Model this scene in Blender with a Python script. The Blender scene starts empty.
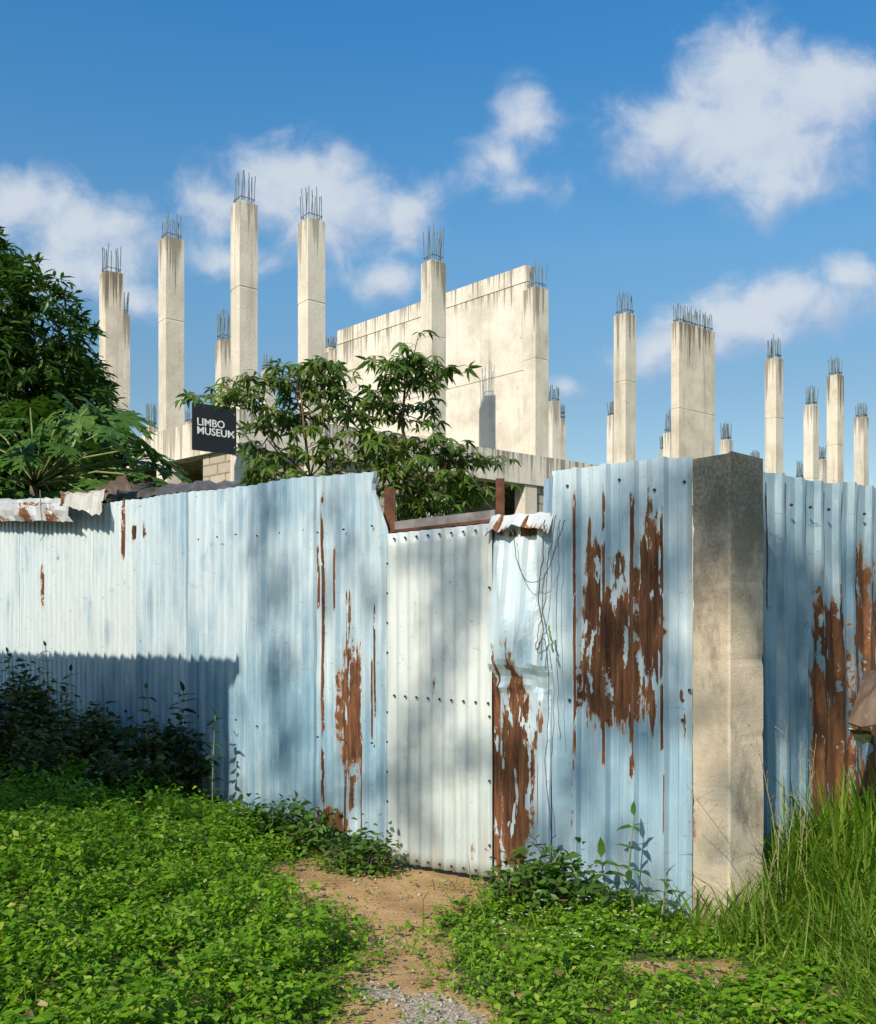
import bpy, math, random
import numpy as np
from mathutils import Vector, Matrix

random.seed(7)
rng = np.random.default_rng(11)
scene = bpy.context.scene
COL = scene.collection
F = 1000.0          # focal length in pixels at 876 wide
CAMH = 1.4
HOR = 640.0

# ------------------------------------------------------------------ camera
cam_d = bpy.data.cameras.new('camera')
cam_d.sensor_fit = 'HORIZONTAL'
cam_d.sensor_width = 36.0
cam_d.lens = 36.0 * F / 876.0
cam_d.shift_y = (HOR - 512.0) / 876.0
cam_d.clip_start = 0.05
cam_d.clip_end = 3000.0
cam = bpy.data.objects.new('camera', cam_d)
COL.objects.link(cam)
cam.location = (0, 0, CAMH)
cam.rotation_euler = (math.radians(90), 0, 0)
scene.camera = cam

# ------------------------------------------------------------------ light
SUN_EL = math.radians(36.9)
TO_SUN_H = Vector((-0.42, -0.907)).normalized()
TO_SUN = Vector((TO_SUN_H.x * math.cos(SUN_EL), TO_SUN_H.y * math.cos(SUN_EL), math.sin(SUN_EL)))
sun_d = bpy.data.lights.new('sun', 'SUN')
sun_d.energy = 4.6
sun_d.angle = math.radians(0.6)
sun_d.color = (1.0, 0.89, 0.74)
sun = bpy.data.objects.new('sun', sun_d)
COL.objects.link(sun)
sun.rotation_euler = TO_SUN.to_track_quat('Z', 'Y').to_euler()

scene.view_settings.view_transform = 'Standard'
scene.view_settings.look = 'None'
scene.view_settings.exposure = 0.25
scene.view_settings.gamma = 1.0
SKY_STRENGTH = 0.10


class NT:
    """small helper round a node tree"""
    def __init__(self, tree):
        self.t = tree
        self.n = tree.nodes
        self.l = tree.links

    def new(self, typ, **kw):
        nd = self.n.new(typ)
        for k, v in kw.items():
            setattr(nd, k, v)
        return nd

    def put(self, sock, v):
        if v is None:
            return
        if isinstance(v, (int, float, tuple, list)):
            if isinstance(v, (tuple, list)) and len(v) == 3 and sock.type == 'RGBA':
                v = (*v, 1.0)
            sock.default_value = v
        else:
            self.l.new(v, sock)

    def math(self, op, a, b=None, c=None, clamp=False):
        nd = self.new('ShaderNodeMath', operation=op, use_clamp=clamp)
        self.put(nd.inputs[0], a)
        self.put(nd.inputs[1], b)
        self.put(nd.inputs[2], c)
        return nd.outputs[0]

    def mapr(self, v, a, b, c=0.0, d=1.0, smooth=True):
        nd = self.new('ShaderNodeMapRange')
        nd.interpolation_type = 'SMOOTHSTEP' if smooth else 'LINEAR'
        self.put(nd.inputs['Value'], v)
        nd.inputs['From Min'].default_value = a
        nd.inputs['From Max'].default_value = b
        nd.inputs['To Min'].default_value = c
        nd.inputs['To Max'].default_value = d
        return nd.outputs['Result']

    def mix(self, f, a, b, mode='MIX'):
        nd = self.new('ShaderNodeMix', data_type='RGBA', blend_type=mode)
        self.put(nd.inputs[0], f)
        self.put(nd.inputs[6], a)
        self.put(nd.inputs[7], b)
        return nd.outputs[2]

    def noise(self, vec, scale=5.0, detail=4.0, rough=0.55, dist=0.0):
        nd = self.new('ShaderNodeTexNoise')
        if vec is not None:
            self.l.new(vec, nd.inputs['Vector'])
        nd.inputs['Scale'].default_value = scale
        nd.inputs['Detail'].default_value = detail
        nd.inputs['Roughness'].default_value = rough
        nd.inputs['Distortion'].default_value = dist
        return nd.outputs['Fac']

    def mapping(self, vec, scale=(1, 1, 1), loc=(0, 0, 0)):
        nd = self.new('ShaderNodeMapping')
        self.l.new(vec, nd.inputs['Vector'])
        nd.inputs['Scale'].default_value = scale
        nd.inputs['Location'].default_value = loc
        return nd.outputs[0]

    def sep(self, vec):
        nd = self.new('ShaderNodeSeparateXYZ')
        self.l.new(vec, nd.inputs[0])
        return nd.outputs

    def comb(self, x, y, z):
        nd = self.new('ShaderNodeCombineXYZ')
        self.put(nd.inputs[0], x)
        self.put(nd.inputs[1], y)
        self.put(nd.inputs[2], z)
        return nd.outputs[0]

    def ellipse(self, x, y, cx, cy, rx, ry):
        """1 at the centre, 0 on the rim, negative outside"""
        a = self.math('MULTIPLY_ADD', x, 1.0 / rx, -cx / rx)
        b = self.math('MULTIPLY_ADD', y, 1.0 / ry, -cy / ry)
        a2 = self.math('MULTIPLY', a, a)
        s = self.math('MULTIPLY_ADD', b, b, a2)
        d = self.math('SQRT', s)
        return self.math('SUBTRACT', 1.0, d)


# ------------------------------------------------------------------ sky
world = bpy.data.worlds.new('World')
scene.world = world
world.use_nodes = True
W = NT(world.node_tree)
for nd in list(W.n):
    W.n.remove(nd)
sky = W.new('ShaderNodeTexSky', sky_type='NISHITA')
sky.sun_disc = False
sky.sun_elevation = SUN_EL
sky.sun_rotation = math.atan2(TO_SUN_H.x, TO_SUN_H.y)
sky.altitude = 0.0
sky.air_density = 1.0
sky.dust_density = 0.5
sky.ozone_density = 2.5
hs = W.new('ShaderNodeHueSaturation')
hs.inputs['Saturation'].default_value = 1.2
hs.inputs['Value'].default_value = 1.53
W.l.new(sky.outputs[0], hs.inputs['Color'])
tc = W.new('ShaderNodeTexCoord')
# colour of the clear air by height above the horizon
ramp = W.new('ShaderNodeValToRGB')
W.l.new(W.sep(tc.outputs['Generated'])[2], ramp.inputs[0])
cr = ramp.color_ramp
cr.elements[0].position = 0.0; cr.elements[0].color = (.86, .70, .56, 1)
cr.elements[1].position = 0.24; cr.elements[1].color = (.82, .73, .61, 1)
for pos_, c_ in ((.36, (.82, .92, .82)), (.52, (.49, .92, .98)), (1.0, (.45, .85, 1.0))):
    el = cr.elements.new(pos_); el.color = (*c_, 1)
dx, dy, dz = W.sep(tc.outputs['Generated'])
yy = W.math('MAXIMUM', dy, 0.08)
gx = W.math('DIVIDE', dx, yy)
clear = W.mix(1.0, hs.outputs[0], ramp.outputs[0], 'MULTIPLY')
gz_ = W.math('DIVIDE', dz, yy)
# cumulus clouds of the east sky, by bearing (x/y) and height (z/y)
def cdir(px, py):
    return (px - 438.0) / F, (HOR - py) / F
pv = W.comb(gx, gz_, 0.0)
warp = W.new('ShaderNodeTexNoise')
W.l.new(pv, warp.inputs['Vector'])
warp.inputs['Scale'].default_value = 9.0
warp.inputs['Detail'].default_value = 5.0
wv = W.new('ShaderNodeVectorMath', operation='MULTIPLY_ADD')
W.l.new(warp.outputs['Color'], wv.inputs[0])
wv.inputs[1].default_value = (0.06, 0.05, 0.0)
wv.inputs[2].default_value = (-0.03, -0.025, 0.0)
wp = W.new('ShaderNodeVectorMath', operation='ADD')
W.l.new(pv, wp.inputs[0])
W.l.new(wv.outputs[0], wp.inputs[1])
wx, wy, _ = W.sep(wp.outputs[0])
CLOUDS = [  # px, py, rx, ry, gain
    (742, 85, 70, 72, 1.0), (830, 95, 78, 56, 1.0), (690, 135, 95, 52, 1.0), (765, 140, 120, 68, 1.0), (785, 185, 75, 38, .85),
    (520, 112, 58, 62, .45), (504, 158, 62, 52, .42), (522, 190, 84, 38, .45),
    (292, 178, 78, 50, .95), (215, 205, 58, 46, .75), (345, 212, 95, 52, .9), (408, 220, 46, 42, .7), (385, 275, 66, 28, .6),
    (235, 255, 80, 34, .4),
    (15, 205, 70, 48, .85), (95, 230, 92, 52, .8), (60, 280, 110, 44, .7), (140, 300, 60, 40, .45),
    (800, 300, 115, 38, .95), (740, 325, 90, 38, .85), (690, 345, 80, 34, .8), (855, 280, 50, 22, .7), (655, 350, 56, 36, .55), (570, 385, 46, 20, .35),
]
body = None
under = None
for (cx, cy, rx, ry, g) in CLOUDS:
    ax, ay = cdir(cx, cy)
    e = W.ellipse(wx, wy, ax, ay, rx / F, ry / F)
    e = W.math('MULTIPLY_ADD', e, 1.0, (g - 1.0) * 0.75)
    body = e if body is None else W.math('SMOOTH_MAX', body, e, 0.42)
    e2 = W.ellipse(wx, wy, ax - 0.012, ay + 0.30 * ry / F, 0.95 * rx / F, 0.9 * ry / F)
    under = e2 if under is None else W.math('SMOOTH_MAX', under, e2, 0.5)
puff = W.noise(pv, 17.0, 10.0, 0.60, 0.35)
edge = W.math('ADD', body, W.math('MULTIPLY_ADD', puff, 1.6, -0.70))
cover = W.mapr(edge, -0.12, 0.80)
cover = W.math('MULTIPLY', cover, 0.85)
lit = W.mapr(W.math('ADD', under, W.math('MULTIPLY_ADD', puff, 1.6, -0.8)), -0.25, 0.75)
ccol = W.mix(lit, (3.4, 4.2, 5.8), (5.9, 6.3, 6.8))
skyc = W.mix(cover, clear, ccol)
bg = W.new('ShaderNodeBackground')
W.l.new(skyc, bg.inputs['Color'])
bg.inputs['Strength'].default_value = SKY_STRENGTH
wo = W.new('ShaderNodeOutputWorld')
W.l.new(bg.outputs[0], wo.inputs['Surface'])


# ------------------------------------------------------------------ helpers
def P(px, py, Y):
    return Vector(((px - 438.0) / F * Y, Y, CAMH + (HOR - py) / F * Y))


def sstep(a, b, x):
    t = np.clip((x - a) / (b - a), 0, 1)
    return t * t * (3 - 2 * t)


def wob(x, y, s=1.0, k=0.0):
    """cheap smooth noise in about -1..1"""
    return (np.sin(1.7 * s * x + 2.3 * s * y + k) + np.sin(-2.9 * s * x + 1.3 * s * y + 1.7 * k + 1) +
            np.sin(4.1 * s * x + 3.7 * s * y + 2.1 * k + 2) * .6 + np.sin(-5.3 * s * x + 6.1 * s * y + .7 * k) * .4) / 3.0


def gz(x, y):
    x = np.asarray(x, float)
    y = np.asarray(y, float)
    near = sstep(40, 15, np.hypot(x, y - 5))
    h = 0.40 * sstep(-0.15, -3.3, x) * near
    h = h + 0.025 * wob(x, y, 1.6) * near
    return h


class MB:
    """collects plain mesh pieces; coordinates in world space"""
    def __init__(self):
        self.v = []
        self.f = []
        self.uv = None

    def add(self, verts, faces):
        o = len(self.v)
        self.v += [tuple(p) for p in verts]
        self.f += [tuple(i + o for i in f) for f in faces]
        return self

    def prism(self, pts, z0, z1):
        n = len(pts)
        z0 = z0 if isinstance(z0, (list, tuple)) else [z0] * n
        z1 = z1 if isinstance(z1, (list, tuple)) else [z1] * n
        vs = [(p[0], p[1], z) for p, z in zip(pts, z0)] + [(p[0], p[1], z) for p, z in zip(pts, z1)]
        fs = [tuple(range(n))[::-1], tuple(range(n, 2 * n))]
        for i in range(n):
            j = (i + 1) % n
            fs.append((i, j, n + j, n + i))
        return self.add(vs, fs)

    def box(self, c, u, hu, w, hw, z0, z1):
        """box round plan point c; u, w plan directions"""
        c = Vector((c[0], c[1])); u = Vector(u[:2]); w = Vector(w[:2])
        pts = [c - u * hu - w * hw, c + u * hu - w * hw, c + u * hu + w * hw, c - u * hu + w * hw]
        return self.prism(pts, z0, z1)

    def bar(self, a, b, w, h, up=(0, 0, 1)):
        a = Vector(a); b = Vector(b)
        d = (b - a).normalized()
        s = d.cross(Vector(up))
        if s.length < 1e-4:
            s = d.cross(Vector((1, 0, 0)))
        s.normalize()
        t = s.cross(d)
        vs = []
        for p in (a, b):
            for i, j in ((-1, -1), (1, -1), (1, 1), (-1, 1)):
                vs.append(p + s * (i * w / 2) + t * (j * h / 2))
        return self.add(vs, [(0, 1, 2, 3), (7, 6, 5, 4), (0, 4, 5, 1), (1, 5, 6, 2), (2, 6, 7, 3), (3, 7, 4, 0)])

    def tube(self, pts, rad, n=6):
        pts = [Vector(p) for p in pts]
        if not isinstance(rad, (list, tuple)):
            rad = [rad] * len(pts)
        vs, fs = [], []
        ref = Vector((0.31, 0.17, 0.93))
        for i, p in enumerate(pts):
            d = (pts[min(i + 1, len(pts) - 1)] - pts[max(i - 1, 0)])
            if d.length < 1e-6:
                d = Vector((0, 0, 1))
            d.normalize()
            s = d.cross(ref)
            if s.length < 0.05:
                s = d.cross(Vector((1, 0, 0)))
            s.normalize()
            t = d.cross(s)
            for k in range(n):
                a = 2 * math.pi * k / n
                vs.append(p + (s * math.cos(a) + t * math.sin(a)) * rad[i])
        m = len(pts)
        for i in range(m - 1):
            for k in range(n):
                k2 = (k + 1) % n
                fs.append((i * n + k, i * n + k2, (i + 1) * n + k2, (i + 1) * n + k))
        fs.append(tuple(range(n))[::-1])
        fs.append(tuple((m - 1) * n + k for k in range(n)))
        return self.add(vs, fs)

    def build(self, name, mat, parent=None, origin=None, smooth=False):
        if origin is None:
            origin = parent_origin(parent) if parent is not None else Vector((0, 0, 0))
        me = bpy.data.meshes.new(name)
        ox, oy, oz = origin
        me.from_pydata([(x - ox, y - oy, z - oz) for x, y, z in self.v], [], self.f)
        me.update()
        if smooth:
            me.polygons.foreach_set('use_smooth', [True] * len(me.polygons))
        return link(name, me, mat, parent, origin)


def parent_origin(o):
    v = Vector((0, 0, 0))
    while o is not None:
        v = v + Vector(o.location)
        o = o.parent
    return v


def link(name, me, mat, parent=None, origin=(0, 0, 0)):
    if mat is not None:
        me.materials.append(mat)
    o = bpy.data.objects.new(name, me)
    COL.objects.link(o)
    if parent is not None:
        o.parent = parent
        o.location = Vector(origin) - parent_origin(parent)
    else:
        o.location = origin
    return o


def thing(name, label, cat, loc=(0, 0, 0), group=None):
    o = bpy.data.objects.new(name, None)
    o.empty_display_size = 0.2
    COL.objects.link(o)
    o.location = loc
    return tag(o, label, cat, group)


def tag(o, label, cat, group=None):
    o['label'] = label
    o['category'] = cat
    if 'kind' not in o:
        o['kind'] = 'thing'
    if group:
        o['group'] = group
    return o


def np_mesh(name, verts, faces, mat, parent=None, origin=(0, 0, 0), smooth=False):
    """verts (n,3) world, faces (m,k) of one k"""
    me = bpy.data.meshes.new(name)
    verts = np.asarray(verts, np.float32) - np.asarray(origin, np.float32)
    faces = np.asarray(faces, np.int32)
    n, m, k = len(verts), len(faces), faces.shape[1]
    me.vertices.add(n)
    me.vertices.foreach_set('co', verts.ravel())
    me.loops.add(m * k)
    me.loops.foreach_set('vertex_index', faces.ravel())
    me.polygons.add(m)
    me.polygons.foreach_set('loop_start', np.arange(0, m * k, k, dtype=np.int32))
    me.polygons.foreach_set('loop_total', np.full(m, k, np.int32))
    if smooth:
        me.polygons.foreach_set('use_smooth', np.ones(m, bool))
    me.update(calc_edges=True)
    me.validate()
    return link(name, me, mat, parent, origin)


# ---- leaves
def leaf_template(w=0.36, fold=0.12, droop=0.25):
    """unit long leaf along +x, folded on the midrib; triangles"""
    st = [0.0, 0.3, 0.65, 1.0]
    wd = [0.0, w * 0.5, w * 0.42, 0.0]
    v, f = [], []
    for x, h in zip(st, wd):
        z = -droop * x * x
        v += [(x, 0, z), (x, h, z + fold * h * 2), (x, -h, z + fold * h * 2)]
    for i in range(3):
        a, b = 3 * i, 3 * (i + 1)
        f += [(a, b, a + 1), (a + 1, b, b + 1), (a, a + 2, b), (a + 2, b + 2, b)]
    f = [t for t in f if len({tuple(np.round(v[i], 6)) for i in t}) == 3]
    return np.array(v), np.array(f)


def simple_leaf(w=0.55, fold=0.15, droop=0.1):
    v = np.array([(0, 0, 0), (0.45, w / 2, fold * w - droop * .2), (0.5, 0, -droop * .25), (0.45, -w / 2, fold * w - droop * .2), (1, 0, -droop)])
    f = np.array([(0, 2, 1), (0, 3, 2), (2, 4, 1), (2, 3, 4)])
    return v, f


def blade_template(w=0.03, bend=0.35, n=5):
    v, f = [], []
    for i in range(n):
        t = i / (n - 1)
        h = w * (1 - t) ** 0.7 * 0.5 + 0.0008
        x = t * (1 - 0.15 * bend * t)
        z = -bend * t * t
        v += [(x, h, z), (x, -h, z)]
    for i in range(n - 1):
        a = 2 * i
        f += [(a, a + 1, a + 3), (a, a + 3, a + 2)]
    return np.array(v), np.array(f)


def merge_templates(parts):
    V, Fc, o = [], [], 0
    for v, f in parts:
        V.append(v); Fc.append(f + o); o += len(v)
    return np.vstack(V), np.vstack(Fc)


def rotz(v, a):
    c, s = math.cos(a), math.sin(a)
    return v @ np.array([[c, s, 0], [-s, c, 0], [0, 0, 1]])


def palmate(n=5, spread=4.2, w=0.3, droop=0.45, lens=None, fold=.1):
    parts = []
    for i in range(n):
        a = (i / (n - 1) - 0.5) * spread
        L = (1.0 - 0.35 * abs(i / (n - 1) - 0.5) * 2) if lens is None else lens[i]
        v, f = leaf_template(w, fold, droop)
        parts.append((rotz(v * L, a), f))
    return merge_templates(parts)


def frames(dirs, roll=None, up=(0, 0, 1)):
    d = dirs / np.linalg.norm(dirs, axis=1, keepdims=True)
    upv = np.tile(np.array(up, float), (len(d), 1))
    par = np.abs((d * upv).sum(1)) > 0.97
    upv[par] = (0.3, 0.95, 0.1)
    s = np.cross(upv, d)
    s /= np.linalg.norm(s, axis=1, keepdims=True)
    n = np.cross(d, s)
    if roll is not None:
        c, q = np.cos(roll)[:, None], np.sin(roll)[:, None]
        s, n = s * c + n * q, n * c - s * q
    return np.stack([d, s, n], axis=1)      # rows: x,y,z axes


def inst(template, locs, dirs, scale, roll=None, wscale=None):
    v, f = template
    R = frames(dirs, roll)
    k, n = len(locs), len(v)
    vv = np.broadcast_to(v, (k, n, 3)).copy()
    if wscale is not None:
        vv[:, :, 1] *= wscale[:, None]
    vv *= np.asarray(scale)[:, None, None]
    out = np.einsum('kni,kij->knj', vv, R) + locs[:, None, :]
    ff = f[None] + (np.arange(k) * n)[:, None, None]
    return out.reshape(-1, 3), ff.reshape(-1, f.shape[1])


def join_np(parts):
    return merge_templates(parts)


def rand_dirs(n, zlo=-1, zhi=1):
    a = rng.uniform(0, 2 * math.pi, n)
    z = rng.uniform(zlo, zhi, n)
    r = np.sqrt(np.maximum(1 - z * z, 0))
    return np.stack([r * np.cos(a), r * np.sin(a), z], 1)


# ------------------------------------------------------------------ materials
def new_mat(name):
    m = bpy.data.materials.new(name)
    m.use_nodes = True
    t = NT(m.node_tree)
    for nd in list(t.n):
        t.n.remove(nd)
    out = t.new('ShaderNodeOutputMaterial')
    b = t.new('ShaderNodeBsdfPrincipled')
    t.l.new(b.outputs[0], out.inputs['Surface'])
    return m, t, b, out


def bump(t, b, height, strength=0.3, dist=0.01):
    bn = t.new('ShaderNodeBump')
    bn.inputs['Strength'].default_value = strength
    bn.inputs['Distance'].default_value = dist
    t.put(bn.inputs['Height'], height)
    t.l.new(bn.outputs[0], b.inputs['Normal'])


def mat_leaf(name, c1, c2, c3=None, trans=0.35, rough=0.45, tw=(1.25, 1.3, .6)):
    m, t, b, out = new_mat(name)
    g = t.new('ShaderNodeNewGeometry')
    r = g.outputs['Random Per Island']
    col = t.mix(r, c1, c2)
    if c3 is not None:
        f = t.mapr(t.math('FRACT', t.math('MULTIPLY', r, 7.31)), 0.86, 0.9)
        col = t.mix(f, col, c3)
    t.put(b.inputs['Base Color'], col)
    b.inputs['Roughness'].default_value = rough
    b.inputs['Specular IOR Level'].default_value = 0.35
    tr = t.new('ShaderNodeBsdfTranslucent')
    t.put(tr.inputs['Color'], t.mix(1.0, col, (*tw, 1), 'MULTIPLY'))
    ms = t.new('ShaderNodeMixShader')
    ms.inputs[0].default_value = trans
    t.l.new(b.outputs[0], ms.inputs[1])
    t.l.new(tr.outputs[0], ms.inputs[2])
    t.l.new(ms.outputs[0], out.inputs['Surface'])
    return m


def mat_plain(name, c1, c2, scale=8.0, rough=0.8, metal=0.0, bumps=0.0, stretch=(1, 1, 1)):
    m, t, b, out = new_mat(name)
    co = t.new('ShaderNodeTexCoord').outputs['Object']
    v = t.mapping(co, stretch)
    n = t.noise(v, scale, 6, 0.6)
    t.put(b.inputs['Base Color'], t.mix(t.mapr(n, 0.3, 0.7), c1, c2))
    b.inputs['Roughness'].default_value = rough
    b.inputs['Metallic'].default_value = metal
    if bumps:
        bump(t, b, n, bumps, 0.01)
    return m


def mat_concrete(name, base=(0.60, 0.53, 0.41), dark=(0.40, 0.34, 0.25), stain=0.6, seed=0.0):
    """cast concrete: blotches, pour marks, dark runs that start under the top edge (v of the UV map is metres below the top)"""
    m, t, b, out = new_mat(name)
    geo = t.new('ShaderNodeNewGeometry').outputs['Position']
    pos = t.mapping(geo, (1, 1, 1), (seed, seed * 1.7, seed * .3))
    blot = t.noise(pos, 1.3, 6, 0.65)
    fine = t.noise(pos, 14.0, 5, 0.7)
    streak = t.noise(t.mapping(pos, (5.5, 5.5, 0.28)), 1.0, 5, 0.6)
    col = t.mix(t.mapr(blot, 0.35, 0.72), base, dark)
    col = t.mix(t.mapr(fine, 0.45, 0.8, 0, .35), col, (0.72, 0.66, 0.54))
    col = t.mix(t.mapr(streak, 0.52, 0.76, 0, stain * .75), col, (0.22, 0.185, 0.14))
    uv = t.sep(t.new('ShaderNodeUVMap').outputs[0])
    depth = uv[1]
    runs = t.noise(t.mapping(pos, (9, 9, 0.12)), 1.0, 4, 0.6)
    lim = t.mapr(runs, 0.36, 0.72, 0.05, 1.5)
    top = t.mapr(t.math('SUBTRACT', lim, depth), 0.0, 0.5)
    col = t.mix(t.math('MULTIPLY', top, stain), col, (0.13, 0.105, 0.075))
    pits = t.mapr(t.noise(pos, 9.0, 2, 0.5), 0.70, 0.76)
    col = t.mix(t.math('MULTIPLY', pits, .45), col, (0.2, 0.16, 0.12))
    thin = t.noise(t.mapping(pos, (16, 16, .5), (2, 5, 1)), 1.0, 4, .6)
    col = t.mix(t.mapr(thin, .60, .72, 0, .38), col, (0.27, .23, .18))
    patch = t.noise(t.mapping(pos, (1, 1, .6), (9, 4, 7)), 2.6, 6, .7)
    col = t.mix(t.mapr(patch, .60, .72, 0, .42 * stain), col, (0.25, .22, .175))
    t.put(b.inputs['Base Color'], col)
    b.inputs['Roughness'].default_value = 0.9
    b.inputs['Specular IOR Level'].default_value = 0.2
    bump(t, b, fine, 0.35, 0.02)
    return m


def px_on_line(px, p0, p1):
    """distance along the plan line p0-p1 where it is seen at picture column px"""
    k = (px - 438.0) / F
    dx_, dy_ = p1[0] - p0[0], p1[1] - p0[1]
    L = math.hypot(dx_, dy_)
    t = (k * p0[1] - p0[0]) / (dx_ - k * dy_)
    return t * L, p0[1] + dy_ * t


def mat_sheet(name, pale, tint, rust, p0, p1, seed=0.0,  speck=0.0, tint_amt=(0.42, 0.66), rough=0.42, grime=0.35, dirt=None, spots=()):
    """painted steel sheet; rust = list of px boxes (x0, y0, x1, y1, gain) on the panel"""
    m, t, b, out = new_mat(name)
    uvn = t.new('ShaderNodeUVMap').outputs[0]
    u, v, _ = t.sep(uvn)
    sv = t.mapping(uvn, (1, 1, 1), (seed * 3.7, seed * 2.1, seed))
    st = t.noise(t.mapping(sv, (14, 0.9, 1)), 1.0, 8, 0.68, 0.3)
    broad = t.noise(t.mapping(sv, (1.6, 0.9, 1)), 1.0, 4, 0.6)
    fine = t.noise(t.mapping(sv, (60, 14, 1)), 1.0, 4, 0.65)
    scr = t.noise(t.mapping(sv, (14, 26, 1)), 1.0, 3, 0.6, 1.2)
    f = t.math('ADD', t.math('ADD', t.math('MULTIPLY', st, .42), t.math('MULTIPLY', broad, .60)), t.mapr(v, 1.7, .2, -.02, .11))
    col = t.mix(t.mapr(f, tint_amt[0], tint_amt[1]), pale, tint)
    col = t.mix(t.mapr(scr, 0.66, 0.72, 0, .55), col, tuple(c * .62 for c in tint))
    col = t.mix(t.mapr(fine, 0.55, 0.8, 0, grime), col, (0.62, 0.62, 0.58))
    hair = t.noise(t.mapping(sv, (85, 1.6, 1), (4, 2, 0)), 1.0, 5, 0.7)
    col = t.mix(t.mapr(hair, 0.57, 0.68, 0, .30), col, tuple(c * .72 for c in tint))
    col = t.mix(t.mapr(hair, 0.44, 0.34, 0, .28), col, tuple(min(.8, c * 1.18) for c in pale))
    smear = t.noise(t.mapping(sv, (4, 3.2, 1), (7, 1, 0)), 1.0, 6, 0.72, .8)
    col = t.mix(t.mapr(smear, 0.58, 0.70, 0, .40), col, tuple(c * .9 for c in tint))
    dkd = t.noise(t.mapping(sv, (40, 30, 1), (1, 8, 0)), 1.0, 2, 0.5)
    col = t.mix(t.mapr(dkd, 0.74, 0.76, 0, .6), col, (.16, .15, .14))
    # chalk dirt low on the sheet, splashed by rain
    low = t.math('MULTIPLY', t.mapr(v, 0.7, 0.0), t.mapr(st, 0.35, 0.7))
    col = t.mix(t.math('MULTIPLY', low, .4), col, (0.30, 0.24, 0.16))
    if dirt is not None:
        dn = t.noise(t.mapping(sv, (22, 1.1, 1)), 1.0, 4, 0.6)
        col = t.mix(t.mapr(dn, 0.52, 0.75, 0, .6), col, dirt)
    val = None
    for (x0, y0, x1, y1, g) in rust:
        ua, Ya = px_on_line(x0, p0, p1)
        ub, Yb = px_on_line(x1, p0, p1)
        Ym = (Ya + Yb) / 2
        va = CAMH + (HOR - y1) / F * Ym
        vb = CAMH + (HOR - y0) / F * Ym
        ru = max(abs(ub - ua) / 2, .007)
        if x1 - x0 < 9 and y1 - y0 > 60:       # a run down a rib
            ru *= .62
            cu_, cv_, rv = (ua + ub) / 2, (va + vb) / 2, (vb - va) / 2
            da = t.math('MULTIPLY', t.math('SUBTRACT', 1.0, t.math('ABSOLUTE', t.math('MULTIPLY_ADD', u, 1 / ru, -cu_ / ru))), 2.2)
            db = t.math('MULTIPLY', t.math('SUBTRACT', 1.0, t.math('ABSOLUTE', t.math('MULTIPLY_ADD', v, 1 / rv, -cv_ / rv))), 3.0)
            e = t.math('ADD', t.math('MINIMUM', t.math('MINIMUM', da, db), .9), 0.0)
        else:
            e = t.ellipse(u, v, (ua + ub) / 2, (va + vb) / 2, ru * 1.25, (vb - va) / 2 * 1.25)
            e = t.math('MINIMUM', t.math('MULTIPLY', e, 1.5), .6)
        e = t.math('ADD', e, g - 1.0)
        val = e if val is None else t.math('MAXIMUM', val, e)
    for (a_, b2_, ra, rb_, g) in spots:
        e = t.math('ADD', t.math('MINIMUM', t.ellipse(u, v, a_, b2_, ra, rb_), .5), g - 1.0)
        val = e if val is None else t.math('MAXIMUM', val, e)
    edge = t.noise(t.mapping(sv, (30, 8.0, 1) if not spots else (16, 16, 1)), 1.0, 6, 0.68, 0.35)
    if not spots:
        edge = t.math('ADD', t.math('MULTIPLY', edge, .80), t.math('MULTIPLY', t.noise(t.mapping(sv, (80, 12, 1), (3, 1, 0)), 1.0, 4, 0.6, 0.2), .20))
    chips = t.noise(t.mapping(sv, (34, 11, 1)), 1.0, 3, 0.55)
    if val is None:
        val = -2.0
    else:
        val = t.math('MAXIMUM', val, -1.2)
    if not spots and rust:
        win = t.noise(t.mapping(sv, (24, 5.0, 1), (6, 2, 0)), 1.0, 4, .6)
        val = t.math('SUBTRACT', val, t.mapr(win, .555, .66, 0, 1.5))
    a = t.math('ADD', val, t.math('MULTIPLY_ADD', edge, 3.4, -1.70))
    msk = t.mapr(a, 0.17, 0.23)
    near = t.math('MULTIPLY_ADD', t.math('MAXIMUM', val, -0.9), 0.24, speck)
    msk2 = t.mapr(t.math('ADD', chips, near), 0.655, 0.67)
    rustm = t.math('MAXIMUM', msk, msk2)
    rc = t.noise(t.mapping(sv, (30, 2.2, 1)), 1.0, 6, 0.7)
    rcol = t.mix(t.mapr(rc, 0.35, 0.7), (0.070, 0.030, 0.016), (0.225, 0.098, 0.042))
    rcol = t.mix(t.mapr(a, .45, .18, 0, .6), rcol, (0.29, 0.13, 0.050))
    rcol = t.mix(t.mapr(t.noise(t.mapping(sv, (120, 9, 1)), 1.0, 3, .6), .52, .7, 0, .6), rcol, (0.03, 0.014, 0.010))
    halo = t.mapr(a, -0.12, 0.2, 0, .5)
    col = t.mix(halo, col, (0.36, 0.25, 0.16))
    col = t.mix(rustm, col, rcol)
    t.put(b.inputs['Base Color'], col)
    t.put(b.inputs['Roughness'], t.mix(rustm, (rough,) * 3, (.95,) * 3))
    b.inputs['Specular IOR Level'].default_value = 0.35
    bump(t, b, t.math('ADD', t.math('MULTIPLY', broad, 1.0), t.math('ADD', t.math('MULTIPLY', rustm, -.05), t.math('MULTIPLY', fine, .03))), 0.30, 0.03)
    return m


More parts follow.
